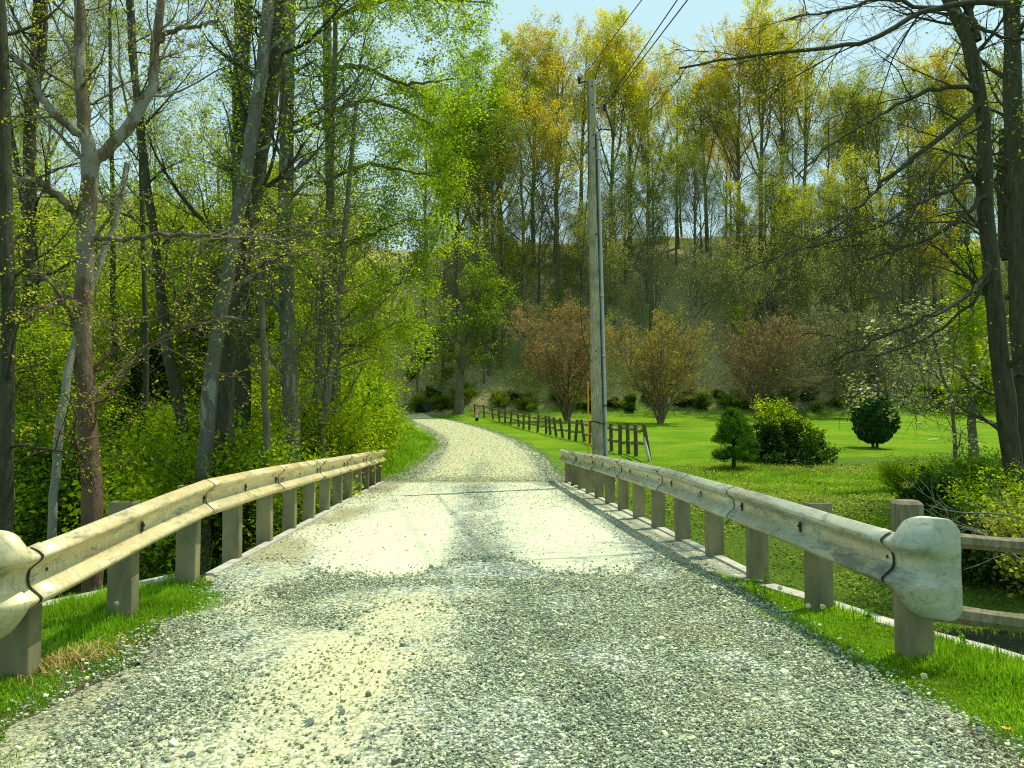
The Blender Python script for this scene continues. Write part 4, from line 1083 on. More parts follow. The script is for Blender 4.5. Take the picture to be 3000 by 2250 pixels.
# sycamore
hero('sycamore_tree', 'mottled pale sycamore forking into three crooked limbs, nearest trunk on the left', [
    ([(275, 1560, 12), (262, 1300, 12), (245, 1050, 12), (243, 850, 12), (252, 620, 12), (265, 470, 12)], .155, .13),
    ([(265, 480, 12), (252, 400, 12), (240, 280, 12), (226, 170, 12), (238, 60, 12), (228, -80, 12)], .115, .08),
    ([(262, 490, 12), (300, 455, 12), (375, 380, 12.1), (420, 300, 12.2), (460, 235, 12.3), (444, 172, 12.3), (462, 80, 12.3), (480, -60, 12.4)], .105, .06),
    ([(262, 430, 12), (225, 380, 11.9), (165, 345, 11.8), (120, 290, 11.7), (90, 210, 11.6), (40, 170, 11.5), (-40, 120, 11.4)], .085, .035)],
    'bark_syc', 'leaf_yellow', 701,
    limbs=[([(452, 130, 12.3), (500, 90, 12.2), (560, 80, 12.1), (640, 62, 12.0)], .05, .02), ([(228, 640, 12), (170, 570, 11.7), (90, 520, 11.4), (-30, 560, 11)], .07, .04),
           ([(290, 700, 12), (350, 705, 11.6), (460, 685, 11), (620, 690, 10.6), (780, 700, 10.2), (900, 695, 9.8), (1010, 665, 9.5)], .045, .015),
           ([(240, 1200, 12), (300, 1170, 11.5), (345, 1140, 11), (380, 1060, 10.7), (430, 1010, 10.4), (520, 970, 10), (640, 930, 9.6), (700, 935, 9.4)], .025, .015),
           ([(250, 900, 12), (200, 870, 11.6), (120, 900, 11.2), (0, 940, 10.8)], .03, .012)],
    lv=[dict(n=12, tmin=.25, tmax=1, ln=(.8, 2.2), ang=(30, 75), up=.06, wob=.14, K=8, rf=.3, taper=.2, minr=.008),
        dict(n=7, tmin=.1, tmax=1, ln=(.3, .6), ang=(25, 65), up=.04, wob=.16, K=6, rf=.6, taper=.3, minr=.005),
        dict(n=4, tmin=.1, tmax=1, ln=(.3, .7), ang=(25, 65), up=.03, wob=.2, K=5, rf=.6, taper=.3, minr=.0035)], per=3, lsize=.020, spread=.02)
hero('leaning_dead_tree', 'thin pale barkless trunk leaning beside the mottled sycamore', [([(150, 1540, 11.6), (165, 1350, 11.6), (190, 1150, 11.7), (212, 1020, 11.8), (262, 850, 12.3), (345, 640, 12.6), (372, 480, 12.8)], .075, .04)], 'bark_pale', None, 702)
hero('forest_tree', 'grey smooth trunk leaning right, left one of the crossing pair', [([(596, 1440, 15), (600, 1340, 15), (612, 1150, 15), (640, 950, 15), (680, 740, 15), (725, 480, 15.2), (765, 230, 15.4), (798, -120, 15.6)], .155, .125)],
     'bark_grey', 'leaf_lime', 703, lv=LV3(12, 8, 5, t0=.45, l1=(1.6, 3.4)), lsize=.036, per=5)
hero('forest_tree', 'dark vine wrapped trunk leaning right behind the grey crossing trunk', [([(655, 1330, 16), (660, 1180, 16), (668, 1000, 16), (690, 850, 16), (725, 650, 16), (770, 430, 16.2), (805, 230, 16.4), (830, -120, 16.6)], .21, .16)],
     'bark_dark', 'leaf_green', 704, lv=LV3(12, 8, 5, t0=.45, l1=(1.6, 3.4)), lsize=.036, per=5)
hero('forest_tree', 'straight dark ivy clad trunk rising above the crossing pair', [([(712, 1300, 19), (708, 900, 19), (706, 500, 19), (712, -120, 19)], .2, .22)],
     'bark_dark', 'leaf_green', 705, lv=LV3(22, 7, 5, t0=.3, l1=(.6, 1.5)), lsize=.032, per=5, spread=.10)
hero('forest_tree', 'straight grey trunk with tiers of lime leaved branches right of the crossing pair', [([(860, 1310, 18), (845, 1050, 18), (835, 700, 18), (840, 300, 18), (852, -120, 18)], .20, .16)],
     'bark_grey', 'leaf_lime', 706, lv=LV3(20, 8, 6, t0=.25, l1=(1.5, 3.4)), lsize=.032, per=5)
hero('forest_tree', 'slender brown trunk, left of two close together near the end of the left rail', [([(912, 1340, 20), (930, 1150, 20), (945, 900, 20), (965, 600, 20), (975, 300, 20), (985, 0, 20)], .15, .07)],
     'bark_mid', 'leaf_lime', 707, lv=LV3(17, 8, 6, t0=.2, l1=(1.5, 3.0)), lsize=.032, per=5)
hero('forest_tree', 'slender brown trunk, right of two close together near the end of the left rail', [([(940, 1340, 19), (955, 1150, 19), (985, 960, 19), (1000, 800, 19), (1020, 560, 19), (1045, 300, 19)], .13, .05)],
     'bark_mid', 'leaf_lime', 708, lv=LV3(16, 8, 6, t0=.3, l1=(1.2, 2.6)), lsize=.032, per=5)
hero('forest_tree', 'slim forked sapling trunk between the dark leaning trunk and the grey tree', [([(783, 1340, 15.5), (778, 1150, 15.5), (770, 950, 15.5), (762, 800, 15.5)], .09, .06), ([(763, 820, 15.5), (745, 700, 15.5), (730, 560, 15.5)], .05, .03), ([(763, 840, 15.5), (800, 760, 15.5), (850, 700, 15.3)], .045, .02)],
     'bark_mid', 'leaf_green', 709, lv=LV3(8, 7, 5, t0=.3, l1=(.8, 2.0)), lsize=.03, per=4)
hero('forest_tree', 'dark crooked trunk leaning left in the gap behind the sycamore', [([(560, 1330, 18), (540, 1230, 18), (505, 1130, 18), (480, 960, 18), (455, 700, 18), (420, 480, 18), (415, 340, 18), (385, 200, 18), (380, -80, 18)], .14, .08)],
     'bark_dark', 'leaf_olive', 710, lv=LV3(14, 8, 5, t0=.35, l1=(1.4, 3)), lsize=.045, per=3)
hero('forest_tree', 'dark trunk standing at the far left edge of the view', [([(15, 1560, 10), (20, 1200, 10), (25, 900, 10), (15, 600, 10), (5, 200, 10), (-10, -150, 10)], .10, .075)],
     'bark_dark', 'leaf_yellow', 711, lv=LV3(10, 8, 5, t0=.3, l1=(1.0, 2.4)), lsize=.022, per=4, spread=.03)
hero('forest_tree', 'tall dark trunk forking near the sky at the left behind the sycamore', [([(85, 1300, 22), (88, 800, 22), (84, 400, 22), (100, 200, 22), (118, -60, 22)], .22, .13), ([(84, 420, 22), (130, 150, 22), (132, -60, 22)], .1, .07), ([(84, 700, 22), (50, 480, 22), (20, 300, 22), (0, 180, 22)], .1, .05)],
     'bark_dark', 'leaf_olive', 712, lv=LV3(12, 8, 6, t0=.35, l1=(2, 4)), lsize=.036, per=4)
hero('forest_tree', 'thin straight leaf tipped tree against the sky between the sycamore limbs', [([(335, 1300, 24), (332, 900, 24), (328, 500, 24), (322, 100, 24), (322, -100, 24)], .11, .04)],
     'bark_dark', 'leaf_olive', 713, lv=LV3(16, 8, 6, t0=.35, l1=(1.6, 3.4)), lsize=.036, per=4)
hero('forest_tree', 'thin dark trunk between the sycamore and the crossing pair, branching high', [([(430, 1300, 22), (425, 900, 22), (418, 600, 22), (405, 300, 22), (390, 60, 22), (385, -90, 22)], .10, .04)],
     'bark_dark', 'leaf_lime', 714, lv=LV3(16, 8, 6, t0=.3, l1=(1.6, 3.6)), lsize=.036, per=5)
# lime canopy reaching right over the road
hero('overhanging_tree', 'lime leaved tree whose long branches reach over the road from the left', [([(985, 1330, 22), (975, 1000, 22), (968, 600, 22), (960, 200, 22), (955, -200, 22)], .20, .12)],
     'bark_mid', 'leaf_lime', 715,
     limbs=[([(960, 60, 22), (1050, 20, 21), (1180, -10, 20), (1300, 0, 19.5), (1440, 10, 19)], .09, .02), ([(962, 200, 22), (1060, 190, 21), (1150, 240, 20.5), (1230, 250, 20), (1330, 230, 20)], .10, .02),
            ([(965, 330, 22), (1080, 290, 21.5), (1200, 330, 21), (1300, 380, 21)], .08, .02), ([(967, 520, 22), (1080, 480, 21.5), (1180, 500, 21), (1290, 520, 21)], .07, .02),
            ([(970, 720, 22), (1080, 690, 21.5), (1170, 650, 21), (1270, 640, 21)], .06, .02), ([(975, 960, 22), (1050, 900, 21.5), (1150, 840, 21), (1240, 800, 21)], .06, .015),
            ([(955, -60, 22), (1040, -80, 20), (1200, -60, 18), (1350, -40, 17)], .08, .02), ([(978, 1050, 22), (1050, 1010, 22), (1130, 960, 22), (1190, 930, 22)], .05, .015)],
     lv=[dict(n=16, tmin=.1, tmax=1, ln=(1.0, 2.6), ang=(30, 75), up=.03, wob=.12, K=8, rf=.4, taper=.3, minr=.010),
         dict(n=8, tmin=.1, tmax=1, ln=(.3, .6), ang=(25, 65), up=.02, wob=.16, K=6, rf=.6, taper=.3, minr=.006),
         dict(n=5, tmin=.1, tmax=1, ln=(.3, .7), ang=(25, 65), up=.0, wob=.2, K=5, rf=.6, taper=.3, minr=.004)], lsize=.040, per=9, spread=.11)
RSB = [shrub(311, 4.2, 4.0, 'leaf_lime', .034, nst=20, per=20, spread=.14, name='roadside_bush'), shrub(312, 4.2, 4.0, 'leaf_green', .034, nst=20, per=20, spread=.14, name='roadside_thicket')]
# roadside bushes on the left
for (px, d, s_, kd, lab) in ((1035, 25, .6, 0, 'tall lime green bush spilling toward the road just past the left rail'), (1085, 33, .8, 1, 'rounded green bush at the inside of the road bend'),
                            (1118, 44, .9, 0, 'bright green bush overhanging the far part of the road bend'), (1005, 22.5, .5, 1, 'dark low bush beside the far end of the left rail'), (1138, 56, 1.0, 1, 'green bush where the road disappears to the left')):
    x = (px - 1500) / F * d - .9; x -= .03 * (d - 20); place(RSB[kd], [(x, d, g1(x, d), U_(0, 6), s_, lab, None)])

# ---- right side: big trees, dogwood, vine clad tree
RLV = [dict(n=9, tmin=.15, tmax=1, ln=(.9, 2.4), ang=(20, 55), up=-.03, wob=.08, K=9, rf=.4, taper=.2, minr=.008),
       dict(n=8, tmin=.1, tmax=1, ln=(.35, .7), ang=(18, 50), up=-.02, wob=.10, K=6, rf=.6, taper=.3, minr=.0055),
       dict(n=4, tmin=.1, tmax=1, ln=(.35, .7), ang=(18, 50), up=-.01, wob=.14, K=5, rf=.6, taper=.3, minr=.0035)]
hero('bare_tree', 'big dark curving trunk at the right edge with long sweeping nearly bare branches', [
    ([(2985, 1520, 14), (2960, 1300, 14), (2930, 1050, 14), (2905, 800, 14), (2885, 560, 14), (2885, 400, 14), (2870, 230, 14), (2830, 90, 14), (2790, 20, 14), (2730, -100, 14)], .19, .10),
    ([(2860, 120, 14), (2840, 40, 14), (2820, -60, 14)], .10, .06)],
    'bark_dark', 'leaf_lime', 721,
    limbs=[([(2950, 8, 13), (2870, 5, 12.5), (2790, 12, 12), (2720, 30, 12), (2670, 30, 11.9), (2630, 80, 11.8), (2560, 120, 11.7), (2500, 138, 11.6), (2460, 130, 11.5), (2380, 145, 11.3), (2280, 155, 11), (2180, 170, 10.8), (2060, 180, 10.5), (1990, 200, 10.4)], .06, .015),
           ([(2895, 560, 14), (2820, 640, 13.5), (2740, 690, 13), (2640, 730, 12.6), (2500, 770, 12.2)], .05, .012),
           ([(2905, 770, 14), (2860, 850, 13.4), (2760, 910, 12.8), (2640, 960, 12.4), (2520, 1020, 12), (2400, 1075, 11.6)], .05, .012),
           ([(2905, 780, 14), (2860, 880, 13.6), (2740, 980, 13.2), (2620, 1030, 12.8), (2500, 1050, 12.4)], .04, .01),
           ([(2880, 300, 14), (2780, 380, 13.5), (2660, 480, 13), (2560, 560, 12.5), (2470, 650, 12), (2380, 700, 11.8)], .06, .014),
           ([(2880, 260, 14), (2760, 255, 13.5), (2640, 300, 13), (2540, 360, 12.6), (2440, 420, 12.2), (2330, 520, 12)], .05, .012),
           ([(2800, 30, 14), (2700, 20, 13), (2560, 0, 12), (2420, 40, 11.5), (2300, 60, 11)], .045, .012),
           ([(2885, 480, 14), (2780, 560, 13.2), (2640, 620, 12.6), (2540, 680, 12), (2300, 740, 11.4), (2180, 790, 11)], .04, .010),
           ([(2780, 20, 13), (2840, 60, 12.5), (2920, 100, 12), (3050, 130, 12)], .04, .02),
           ([(2890, 350, 14), (2800, 420, 13), (2700, 560, 12.5), (2620, 740, 12.2), (2540, 860, 12)], .04, .01)],
    lv=RLV, per=1, lsize=.017, spread=.02)
hero('bare_tree', 'second dark trunk at the right edge, straight and clad in small leaves', [
    ([(3010, 1500, 17), (2995, 1100, 17), (2980, 700, 17), (2968, 300, 17), (2960, -100, 17)], .22, .17), ([(2950, 760, 18), (2935, 560, 18), (2940, 380, 18)], .14, .1)],
    'bark_dark', 'leaf_green', 722, lv=LV3(18, 7, 5, t0=.15, l1=(1.2, 3), a1=(40, 85)), lsize=.045, per=3)
# vine clad narrow tree
q = onground(2850, 1378, 16, 40)
dq = q[1]
hero('vine_clad_tree', 'narrow tree draped in bright green leaves left of the big right hand trunk', [([(2856, 1372, dq), (2845, 1250, dq), (2850, 1100, dq), (2845, 900, dq), (2862, 740, dq)], .17, .05)],
     'bark_mid', 'leaf_lime', 723, limbs=[([(2850, 1200, dq), (2880, 1170, dq), (2930, 1150, dq)], .05, .03)], lv=[dict(n=46, tmin=.28, tmax=1, ln=(.5, 1.5), ang=(50, 100), up=-.02, wob=.2, K=6, rf=.25, taper=.4, minr=.008),
     dict(n=7, tmin=.1, tmax=1, ln=(.3, .7), ang=(25, 65), up=-.05, wob=.2, K=5, rf=.6, taper=.3, minr=.005)], lsize=.055, per=26, spread=.11)
# dogwood
dg = hero('dogwood_tree', 'flowering dogwood with scattered white blossoms in front of the lawn edge', [([(2800, 1370, 20), (2795, 1250, 20), (2790, 1180, 20), (2760, 1100, 20), (2740, 1000, 20)], .06, .03)],
     'bark_mid', 'leaf_olive', 724,
     limbs=[([(2790, 1190, 20), (2700, 1160, 19.6), (2600, 1130, 19.3), (2500, 1150, 19)], .03, .01), ([(2770, 1120, 20), (2680, 1060, 19.6), (2600, 1000, 19.4), (2560, 960, 19.2)], .03, .01),
            ([(2750, 1050, 20), (2720, 960, 19.8), (2680, 900, 19.6)], .025, .01), ([(2790, 1180, 20), (2860, 1080, 20), (2940, 960, 20), (3000, 880, 20)], .03, .01), ([(2790, 1180, 20), (2700, 1200, 19.6), (2620, 1170, 19.6)], .025, .01)],
     lv=[dict(n=9, tmin=.15, tmax=1, ln=(.5, 1.3), ang=(30, 75), up=.0, wob=.14, K=6, rf=.5, taper=.3, minr=.007),
         dict(n=6, tmin=.1, tmax=1, ln=(.3, .7), ang=(25, 65), up=.0, wob=.2, K=5, rf=.6, taper=.3, minr=.005)], lsize=.05, per=5, spread=.1)
g_ = np.random.default_rng(77)
bl = dg.children[1]; nv = len(bl.data.vertices); co = np.zeros(nv * 3, np.float32); bl.data.vertices.foreach_get('co', co); co = co.reshape(-1, 4, 3).mean(1)
pos = co[g_.choice(len(co), min(len(co), 800), replace=False)] + g_.normal(size=(min(len(co), 800), 3)) * .05
pos = np.repeat(pos, 2, 0) + g_.normal(size=(len(pos) * 2, 3)) * .015
V = leaf_quads(g_, pos, .05, 1.6, .75); mesh_np('blossom', V, [quads_of(V)], M['petal'], dg)

# bushes on the right bank
RB = [(2640, 19, .5, 1, 'loose lime bush on the creek bank in front of the oval evergreen'), (2740, 18, .55, 0, 'green bush on the creek bank below the dogwood'), (2740, 14.5, .6, 2, 'dark dense bush above the wooden fence'),
      (2860, 16.5, .65, 0, 'green bush at the foot of the vine draped tree'), (2960, 13, .8, 1, 'lime bush at the foot of the big right hand trunk'), (2850, 12.6, .7, 2, 'dark bush low on the bank behind the fence post'), (3020, 12, .9, 3, 'olive bush cut by the right edge of the view'),
      (2700, 15.5, .45, 3, 'olive twiggy bush in the middle of the right bank')]
for (px, d, s_, kd, lab) in RB:
    x = (px - 1500) / F * d; place(SH[kd], [(x, d, g1(x, d) - .05, U_(0, 6), s_, lab, None)])
# dead twigs lying right of the fence post
T = Tree(731); g = T.rng
Pt = np.stack([path3([pix(2990, 1640, 7.6), pix(2880, 1560, 7.6), pix(2760, 1525, 7.6), pix(2700, 1510, 7.6)], 10), path3([pix(3050, 1540, 7.9), pix(2930, 1500, 7.9), pix(2800, 1505, 7.9), pix(2720, 1480, 7.8)], 10)])
Rt = .012 * np.linspace(1, .4, 10)[None] * np.ones((2, 1)); T.wood(Pt, Rt, 5)
b, br = spawn(g, Pt, Rt, 9, .05, 1, (.3, .6), (20, 50), .0, .1, 6, .6, .3, minr=.004); T.wood(b, br, 4)
c, cr = spawn(g, b, br, 4, .1, 1, (.3, .6), (20, 50), .0, .12, 5, .6, .3, minr=.003); T.wood(c, cr, 3)
root = empty('fallen_branch', 'pale dead branch with fine twigs caught behind the wooden fence', 'branch', (pix(3000, 1640, 7.6)[0], 7.6, g1(pix(3000, 1640, 7.6)[0], 7.6)))
o_ = np.array(root.location); T.build(root, 'bark_pale', None, origin=o_, trunkname='branches')

# ---------------------------------------------------------------- undergrowth and grass as stuff
def undergrowth(seed, n, xr, yr, size, mat, name, label, cond, hmax=.6):
    g = np.random.default_rng(seed)
    x = g.uniform(*xr, n); y = g.uniform(*yr, n); x = x * (y / yr[1]) if xr[0] < -20 else x
    k = cond(x, y); x, y = x[k], y[k]
    cl = fbm(x * .8 + seed, y * .8, 3)
    k = cl + g.random(len(x)) * .3 > .55; x, y, cl = x[k], y[k], cl[k]
    z = ground(x, y) + np.abs(g.normal(size=len(x))) * hmax * np.clip((cl - .3) * 2.2, .1, 1.5)
    V = leaf_quads(g, np.stack([x, y, z], 1), size, .7) 
    o = mesh_np(name, V, [quads_of(V)], M[mat]); tag(o, label, kind='stuff'); return o
def left_ok(x, y):
    lim = np.interp(y, [0, 8, 17, 23, 30, 40, 60, 90], [-6.5, -3.8, -4.3, -4.6, -5.6, -7.2, -11.8, -25])
    return (x < lim) & (np.abs(y - (11 - .28 * x)) > 1.8)
undergrowth(801, 170000, (-42, -3), (9, 52), .05, 'leaf_green', 'undergrowth', 'leafy green undergrowth covering the left forest floor', left_ok, .5)
undergrowth(802, 200000, (-42, -3), (14, 52), .045, 'leaf_lime', 'undergrowth', 'lime new growth scattered over the left forest floor', left_ok, 1.0)
def rbank(x, y):
    u = x - SK * y
    return (u > 3.3) & (np.abs(y - (11 - .28 * x)) > 1.3) & (y < 27.5)
undergrowth(803, 120000, (2, 22), (8, 28), .028, 'leaf_olive', 'ground_cover', 'low leafy ground cover on the right creek bank', rbank, .09)
undergrowth(804, 30000, (2, 22), (10, 28), .03, 'litter', 'leaf_litter', 'brown dead leaves lying on the right creek bank', rbank, .05)
def hillc(x, y): return (y > 76 - 36 * ss(-20, -42, x) + 9 * ss(-8, -16, x)) & (np.abs(x / y) < .76)
undergrowth(805, 90000, (-80, 80), (40, 106), .085, 'leaf_olive', 'hillside_undergrowth', 'olive green scrub covering the wooded hillside', hillc, 1.0)
undergrowth(806, 90000, (-80, 80), (40, 106), .085, 'leaf_brown', 'hillside_litter', 'brown brush and dead leaves on the wooded hillside', hillc, .7)

def blades(seed, pts, h, w, mat, name, label, lean=.5, kind='stuff'):
    g = np.random.default_rng(seed); n = len(pts)
    a = g.uniform(0, 6.28, n); side = np.stack([np.cos(a), np.sin(a), 0 * a], 1)
    ln = np.stack([np.cos(a + 1.57), np.sin(a + 1.57), 0 * a], 1) * g.uniform(-1, 1, n)[:, None] * lean
    H = (h * g.uniform(.4, 1.3, n))[:, None] if np.isscalar(h) else h[:, None] * g.uniform(.5, 1.3, n)[:, None]
    W = w * g.uniform(.7, 1.3, n)[:, None]
    up = np.array([0, 0, 1.])
    p1 = pts + up * H * .55 + ln * H * .35; p2 = pts + up * H * .95 + ln * H * 1.0
    V = np.stack([pts - side * W, pts + side * W, p1 + side * W * .8, p1 - side * W * .8, p2], 1).reshape(-1, 3)
    b = np.arange(n)[:, None] * 5
    o = mesh_np(name, V, [b + np.array([[0, 1, 2, 3]]), b + np.array([[3, 2, 4]])], M[mat])
    if kind: tag(o, label, kind=kind)
    return o
def verge_pts(seed, n, side):
    g = np.random.default_rng(seed)
    y = g.uniform(2.0, 8.4, n)
    if side < 0: x = g.uniform(-6.0, -2.2, n); ed = -2.22 - .25 * ss(5.5, 7.5, y) + SK * y + (fbm(y * 1.1, y * 0, 3) - .5) * .9 - .5 * ss(7, 8, y); k = (x < ed - np.abs(g.normal(size=n)) * .06); wl = -3.46 - .58 * (7.5 - y); k &= x > wl - .1
    else: x = g.uniform(1.7, 5.5, n); ed = 2.62 - .22 * ss(4, 7.5, y) + SK * y + (fbm(y * 1.3 + 9, y * 0, 3) - .5) * .8; k = (x > ed + np.abs(g.normal(size=n)) * .06); wl = 3.36 - .383 * (y - 4.85); k &= x < wl + .1
    x, y = x[k], y[k]
    c = fbm(x * 2.2, y * 2.2, 3); k = c + g.random(len(x)) * .35 > .44
    x, y, c = x[k], y[k], c[k]
    edge = np.clip(np.abs(x - (-2.62 if side < 0 else 2.4)) / .5, .45, 1)
    return np.stack([x, y, ground(x, y) - .01], 1), (.03 + .17 * c ** 1.6) * edge
for sd, side, lab in ((811, -1, 'fresh grass and weeds on the left verge under the guardrail'), (812, 1, 'fresh grass and weeds on the right verge under the guardrail')):
    p, h = verge_pts(sd, 150000, side)
    blades(sd, p, h, .0035, 'grass', 'verge_grass', lab)
    g = np.random.default_rng(sd + 5); k = g.random(len(p)) < .16
    V = leaf_quads(g, p[k] + np.stack([0 * h[k], 0 * h[k], h[k] * g.uniform(.1, .6, k.sum())], 1), .013, 1.0, .7)
    tag(mesh_np('clover_leaves', V, [quads_of(V)], M['grass']), 'small clover leaves mixed in the ' + ('left' if side < 0 else 'right') + ' verge grass', kind='stuff')
g = np.random.default_rng(816); n = 1000
q_ = onground(195, 1935, 3, 9); x = q_[0] + g.normal(size=n) * .16 ; y = q_[1] + g.normal(size=n) * .20 + (x - q_[0]) * .8
blades(817, np.stack([x, y, ground(x, y) - .005], 1), .055, .004, 'dead_tan', 'dry_straw', 'patch of dry orange straw in the left verge grass', lean=2.2)
# rough grass beyond the bridge on both road edges, and lawn fuzz
g = np.random.default_rng(821); n = 150000
y = g.uniform(22.8, 60, n); y = 22.8 + (y - 22.8) ** 1.4 / (37.2 ** .4); x = g.uniform(-13, 26, n)
k = ground(x, y) > -1.0; x, y = x[k], y[k]
DRp = dist_road_far(x, y); left = x < np.interp(y, [22, 30, 40, 60], [-1.5, -2.5, -4, -9])
lawnk = x > np.interp(y, [22, 30, 40, 60], [-5.2, -6.0, -7.5, -12.5])
k = (DRp > .05) & lawnk & (np.abs(x / y) < .74); x, y, left, DRp = x[k], y[k], left[k], DRp[k]
h = np.where(left, .10 + .22 * fbm(x * 1.5, y * 1.5, 3) ** 2 * 2, .035) * np.clip(DRp / .5, .3, 1)
blades(822, np.stack([x, y, ground(x, y) - .02], 1), h, .012, 'grass', 'lawn_grass', 'green grass tips over the lawn and road edges beyond the bridge')
g = np.random.default_rng(823); n = 90000
x = g.uniform(2, 16, n); y = g.uniform(8, 27, n); k = rbank(x, y) & (fbm(x * .25, y * .25, 4) > .36); x, y = x[k], y[k]
blades(824, np.stack([x, y, ground(x, y) - .02], 1), .13, .006, 'grass', 'bank_grass', 'grass on the right creek bank')

# ---------------------------------------------------------------- gravel stones as stuff
def stones(seed, x, y, z, s, name, label, mat='stones'):
    g = np.random.default_rng(seed); n = len(x)
    c = np.array([[i, j, k] for k in (-1, 1) for j in (-1, 1) for i in (-1, 1)], float)
    V = c[None] * g.uniform(.45, 1.0, (n, 8, 3)) * (s[:, None, None] * g.uniform(.6, 1.2, (n, 1, 3)) * np.array([1, 1, .62]))
    a = g.uniform(0, 6.28, n); ca, sa = np.cos(a)[:, None], np.sin(a)[:, None]
    tx = g.normal(size=(n, 1)) * .3
    X_ = V[..., 0] * ca - V[..., 1] * sa; Y_ = V[..., 0] * sa + V[..., 1] * ca; Z_ = V[..., 2] + X_ * tx
    V = np.stack([X_ + x[:, None], Y_ + y[:, None], Z_ + z[:, None]], -1).reshape(-1, 3)
    f = np.array([[0, 2, 3, 1], [4, 5, 7, 6], [0, 1, 5, 4], [2, 6, 7, 3], [0, 4, 6, 2], [1, 3, 7, 5]])
    q = (np.arange(n)[:, None, None] * 8 + f[None]).reshape(-1, 4)
    o = mesh_np(name, V, [q], M[mat]); return tag(o, label, kind='stuff')
g = np.random.default_rng(901); n = 330000
y = 2.2 + 7.2 * g.random(n) ** 1.3; u = g.uniform(-2.9, 2.75, n)
du_ = np.exp(-((u + .7 + .12 * (5 - y)) / .85) ** 2) * ss(7.9, 6.9, y) + .6 * ss(-1.6, -2.2, u)
cl = fbm(u * 1.4, y * 1.4, 4)
k = g.random(n) < np.clip(1.1 - 1.1 * du_ * (.6 + .8 * cl) - .75 * ss(.5, .68, fbm(u * .9 + 20, y * .6, 4)), .10, 1) 
k &= (y < EDGE(u) - .12 + .35 * np.abs(g.normal(size=n)) * (g.random(n) < .45))
k &= (u < 2.42 + .3 * g.random(n) ** 2) & (u > -2.28 - .3 * g.random(n) ** 2 - .2 * ss(6, 7.5, y))
y, u = y[k], u[k]; n = len(y)
s = .0032 + .0078 * g.random(n) ** 3; s *= np.where(g.random(n) < .012, 2.2, 1)
s *= (.8 + .09 * y)
x = u + SK * y
stones(902, x, y, zroad(y) + .030 + s * .1 + .003 * g.normal(size=n) - .02 * ss(7.4, 8, y), s, 'gravel_stones', 'loose crushed stone covering the road before the bridge')
g = np.random.default_rng(903); n = 26000
y = g.uniform(7.8, 22.8, n); u = g.uniform(-2.7, 2.75, n)
pr = .08 + .4 * ss(-1.8, -2.4, u) + .7 * ss(1.95, 2.5, u) + .55 * np.exp(-((u - .15) / .35) ** 2) + .4 * ss(13, 18, y)
k = g.random(n) < pr * .7; y, u = y[k], u[k]; n = len(y); s = .006 + .010 * g.random(n) ** 2
stones(904, u + SK * y, y, zroad(y) + .006 + s * .2, s, 'deck_grit', 'scattered stone grit on the bridge deck')
g = np.random.default_rng(905); n = 60000
i = (g.random(n) ** 1.0 * 110).astype(int); w_ = g.random(n) * 1.06 - .03
p = LQ[i] * (1 - w_[:, None]) + RQ[i] * w_[:, None]; p[:, :2] += g.normal(size=(n, 2)) * .15
k = p[:, 1] > 22.9; p = p[k]; s = (.009 + .014 * g.random(len(p)) ** 2); bl = ss(22.6, 25.5, p[:, 1]); zs_ = zroad(p[:, 1])
stones(906, p[:, 0], p[:, 1], (zs_ + .014) * (1 - bl) + (np.maximum(ground(p[:, 0], p[:, 1]), zs_) + .058) * bl + s * .15, s, 'gravel_stones', 'loose crushed stone on the road beyond the bridge')
# single larger rocks
rk = [(1003, 2105), (905, 2140), (470, 2185), (330, 2083), (320, 2095), (1180, 1905), (2500, 1985), (2770, 2120), (2650, 2045), (2730, 2195), (2870, 2160), (1656, 1902), (2270, 1875), (2350, 1935), (1750, 2130), (560, 2235)]
def rock_mesh(seed):
    g = np.random.default_rng(seed)
    v = []; f = []
    c = np.array([[i, j, k] for k in (-1, 0, 1) for j in (-1, 0, 1) for i in (-1, 0, 1) if (i, j, k) != (0, 0, 0)], float)
    c = nrmz(c) * g.uniform(.75, 1.15, (len(c), 1)) * [1, .75, .5]
    import bmesh
    bm = bmesh.new()
    for p in c: bm.verts.new(p)
    bmesh.ops.convex_hull(bm, input=bm.verts)
    me = bpy.data.meshes.new('rock'); bm.to_mesh(me); bm.free(); me.materials.append(M['stonerock']); return me
rms = [rock_mesh(k) for k in range(4)]
for i, (px, py) in enumerate(rk):
    q = onground(px, py, 2.2, 12)
    o = bpy.data.objects.new('rock', rms[i % 4]); col.objects.link(o); sc = U_(.022, .038)
    o.location = (q[0], q[1], q[2] + .035); o.scale = (sc, sc, sc); o.rotation_euler = (U_(-.3, .3), U_(-.3, .3), U_(0, 6))
    tag(o, 'fist sized grey rock lying loose on the gravel in the foreground', 'rock', 'larger rocks on the gravel')

# dandelions and weeds
def puffball(px, py, d, hgt, label, yellow=False):
    p = pix(px, py, d); gz_ = g1(p[0], p[1])
    e = empty('dandelion', label, 'flower', (p[0], p[1], gz_))
    h = max(.05, p[2] - gz_)
    mb = MB(); mb.tube([(0, 0, -.01), (.008, 0, h * .5), (0, 0, h)], .0025, 5); mb.build('stem', M['grass'], e)
    g = np.random.default_rng(int(px)); r = .017
    if not yellow:
        dd = nrmz(g.normal(size=(160, 3))); c = np.array([0, 0, h]) + dd * r * g.uniform(.75, 1, (160, 1))
        V = leaf_quads(g, c, .0045, 0, .8); mesh_np('seed_head', V, [quads_of(V)], M['petal'], e)
    else:
        a = g.uniform(0, 6.28, 60); rr = g.uniform(.004, .018, 60); c = np.stack([np.cos(a) * rr, np.sin(a) * rr, h + 0 * a], 1)
        V = leaf_quads(g, c, .006, 1.5, .5); mesh_np('flower_head', V, [quads_of(V)], M['yellowp'], e)
puffball(2285, 1722, 5.6, .2, 'white dandelion seed head between the second and third posts of the right guardrail')
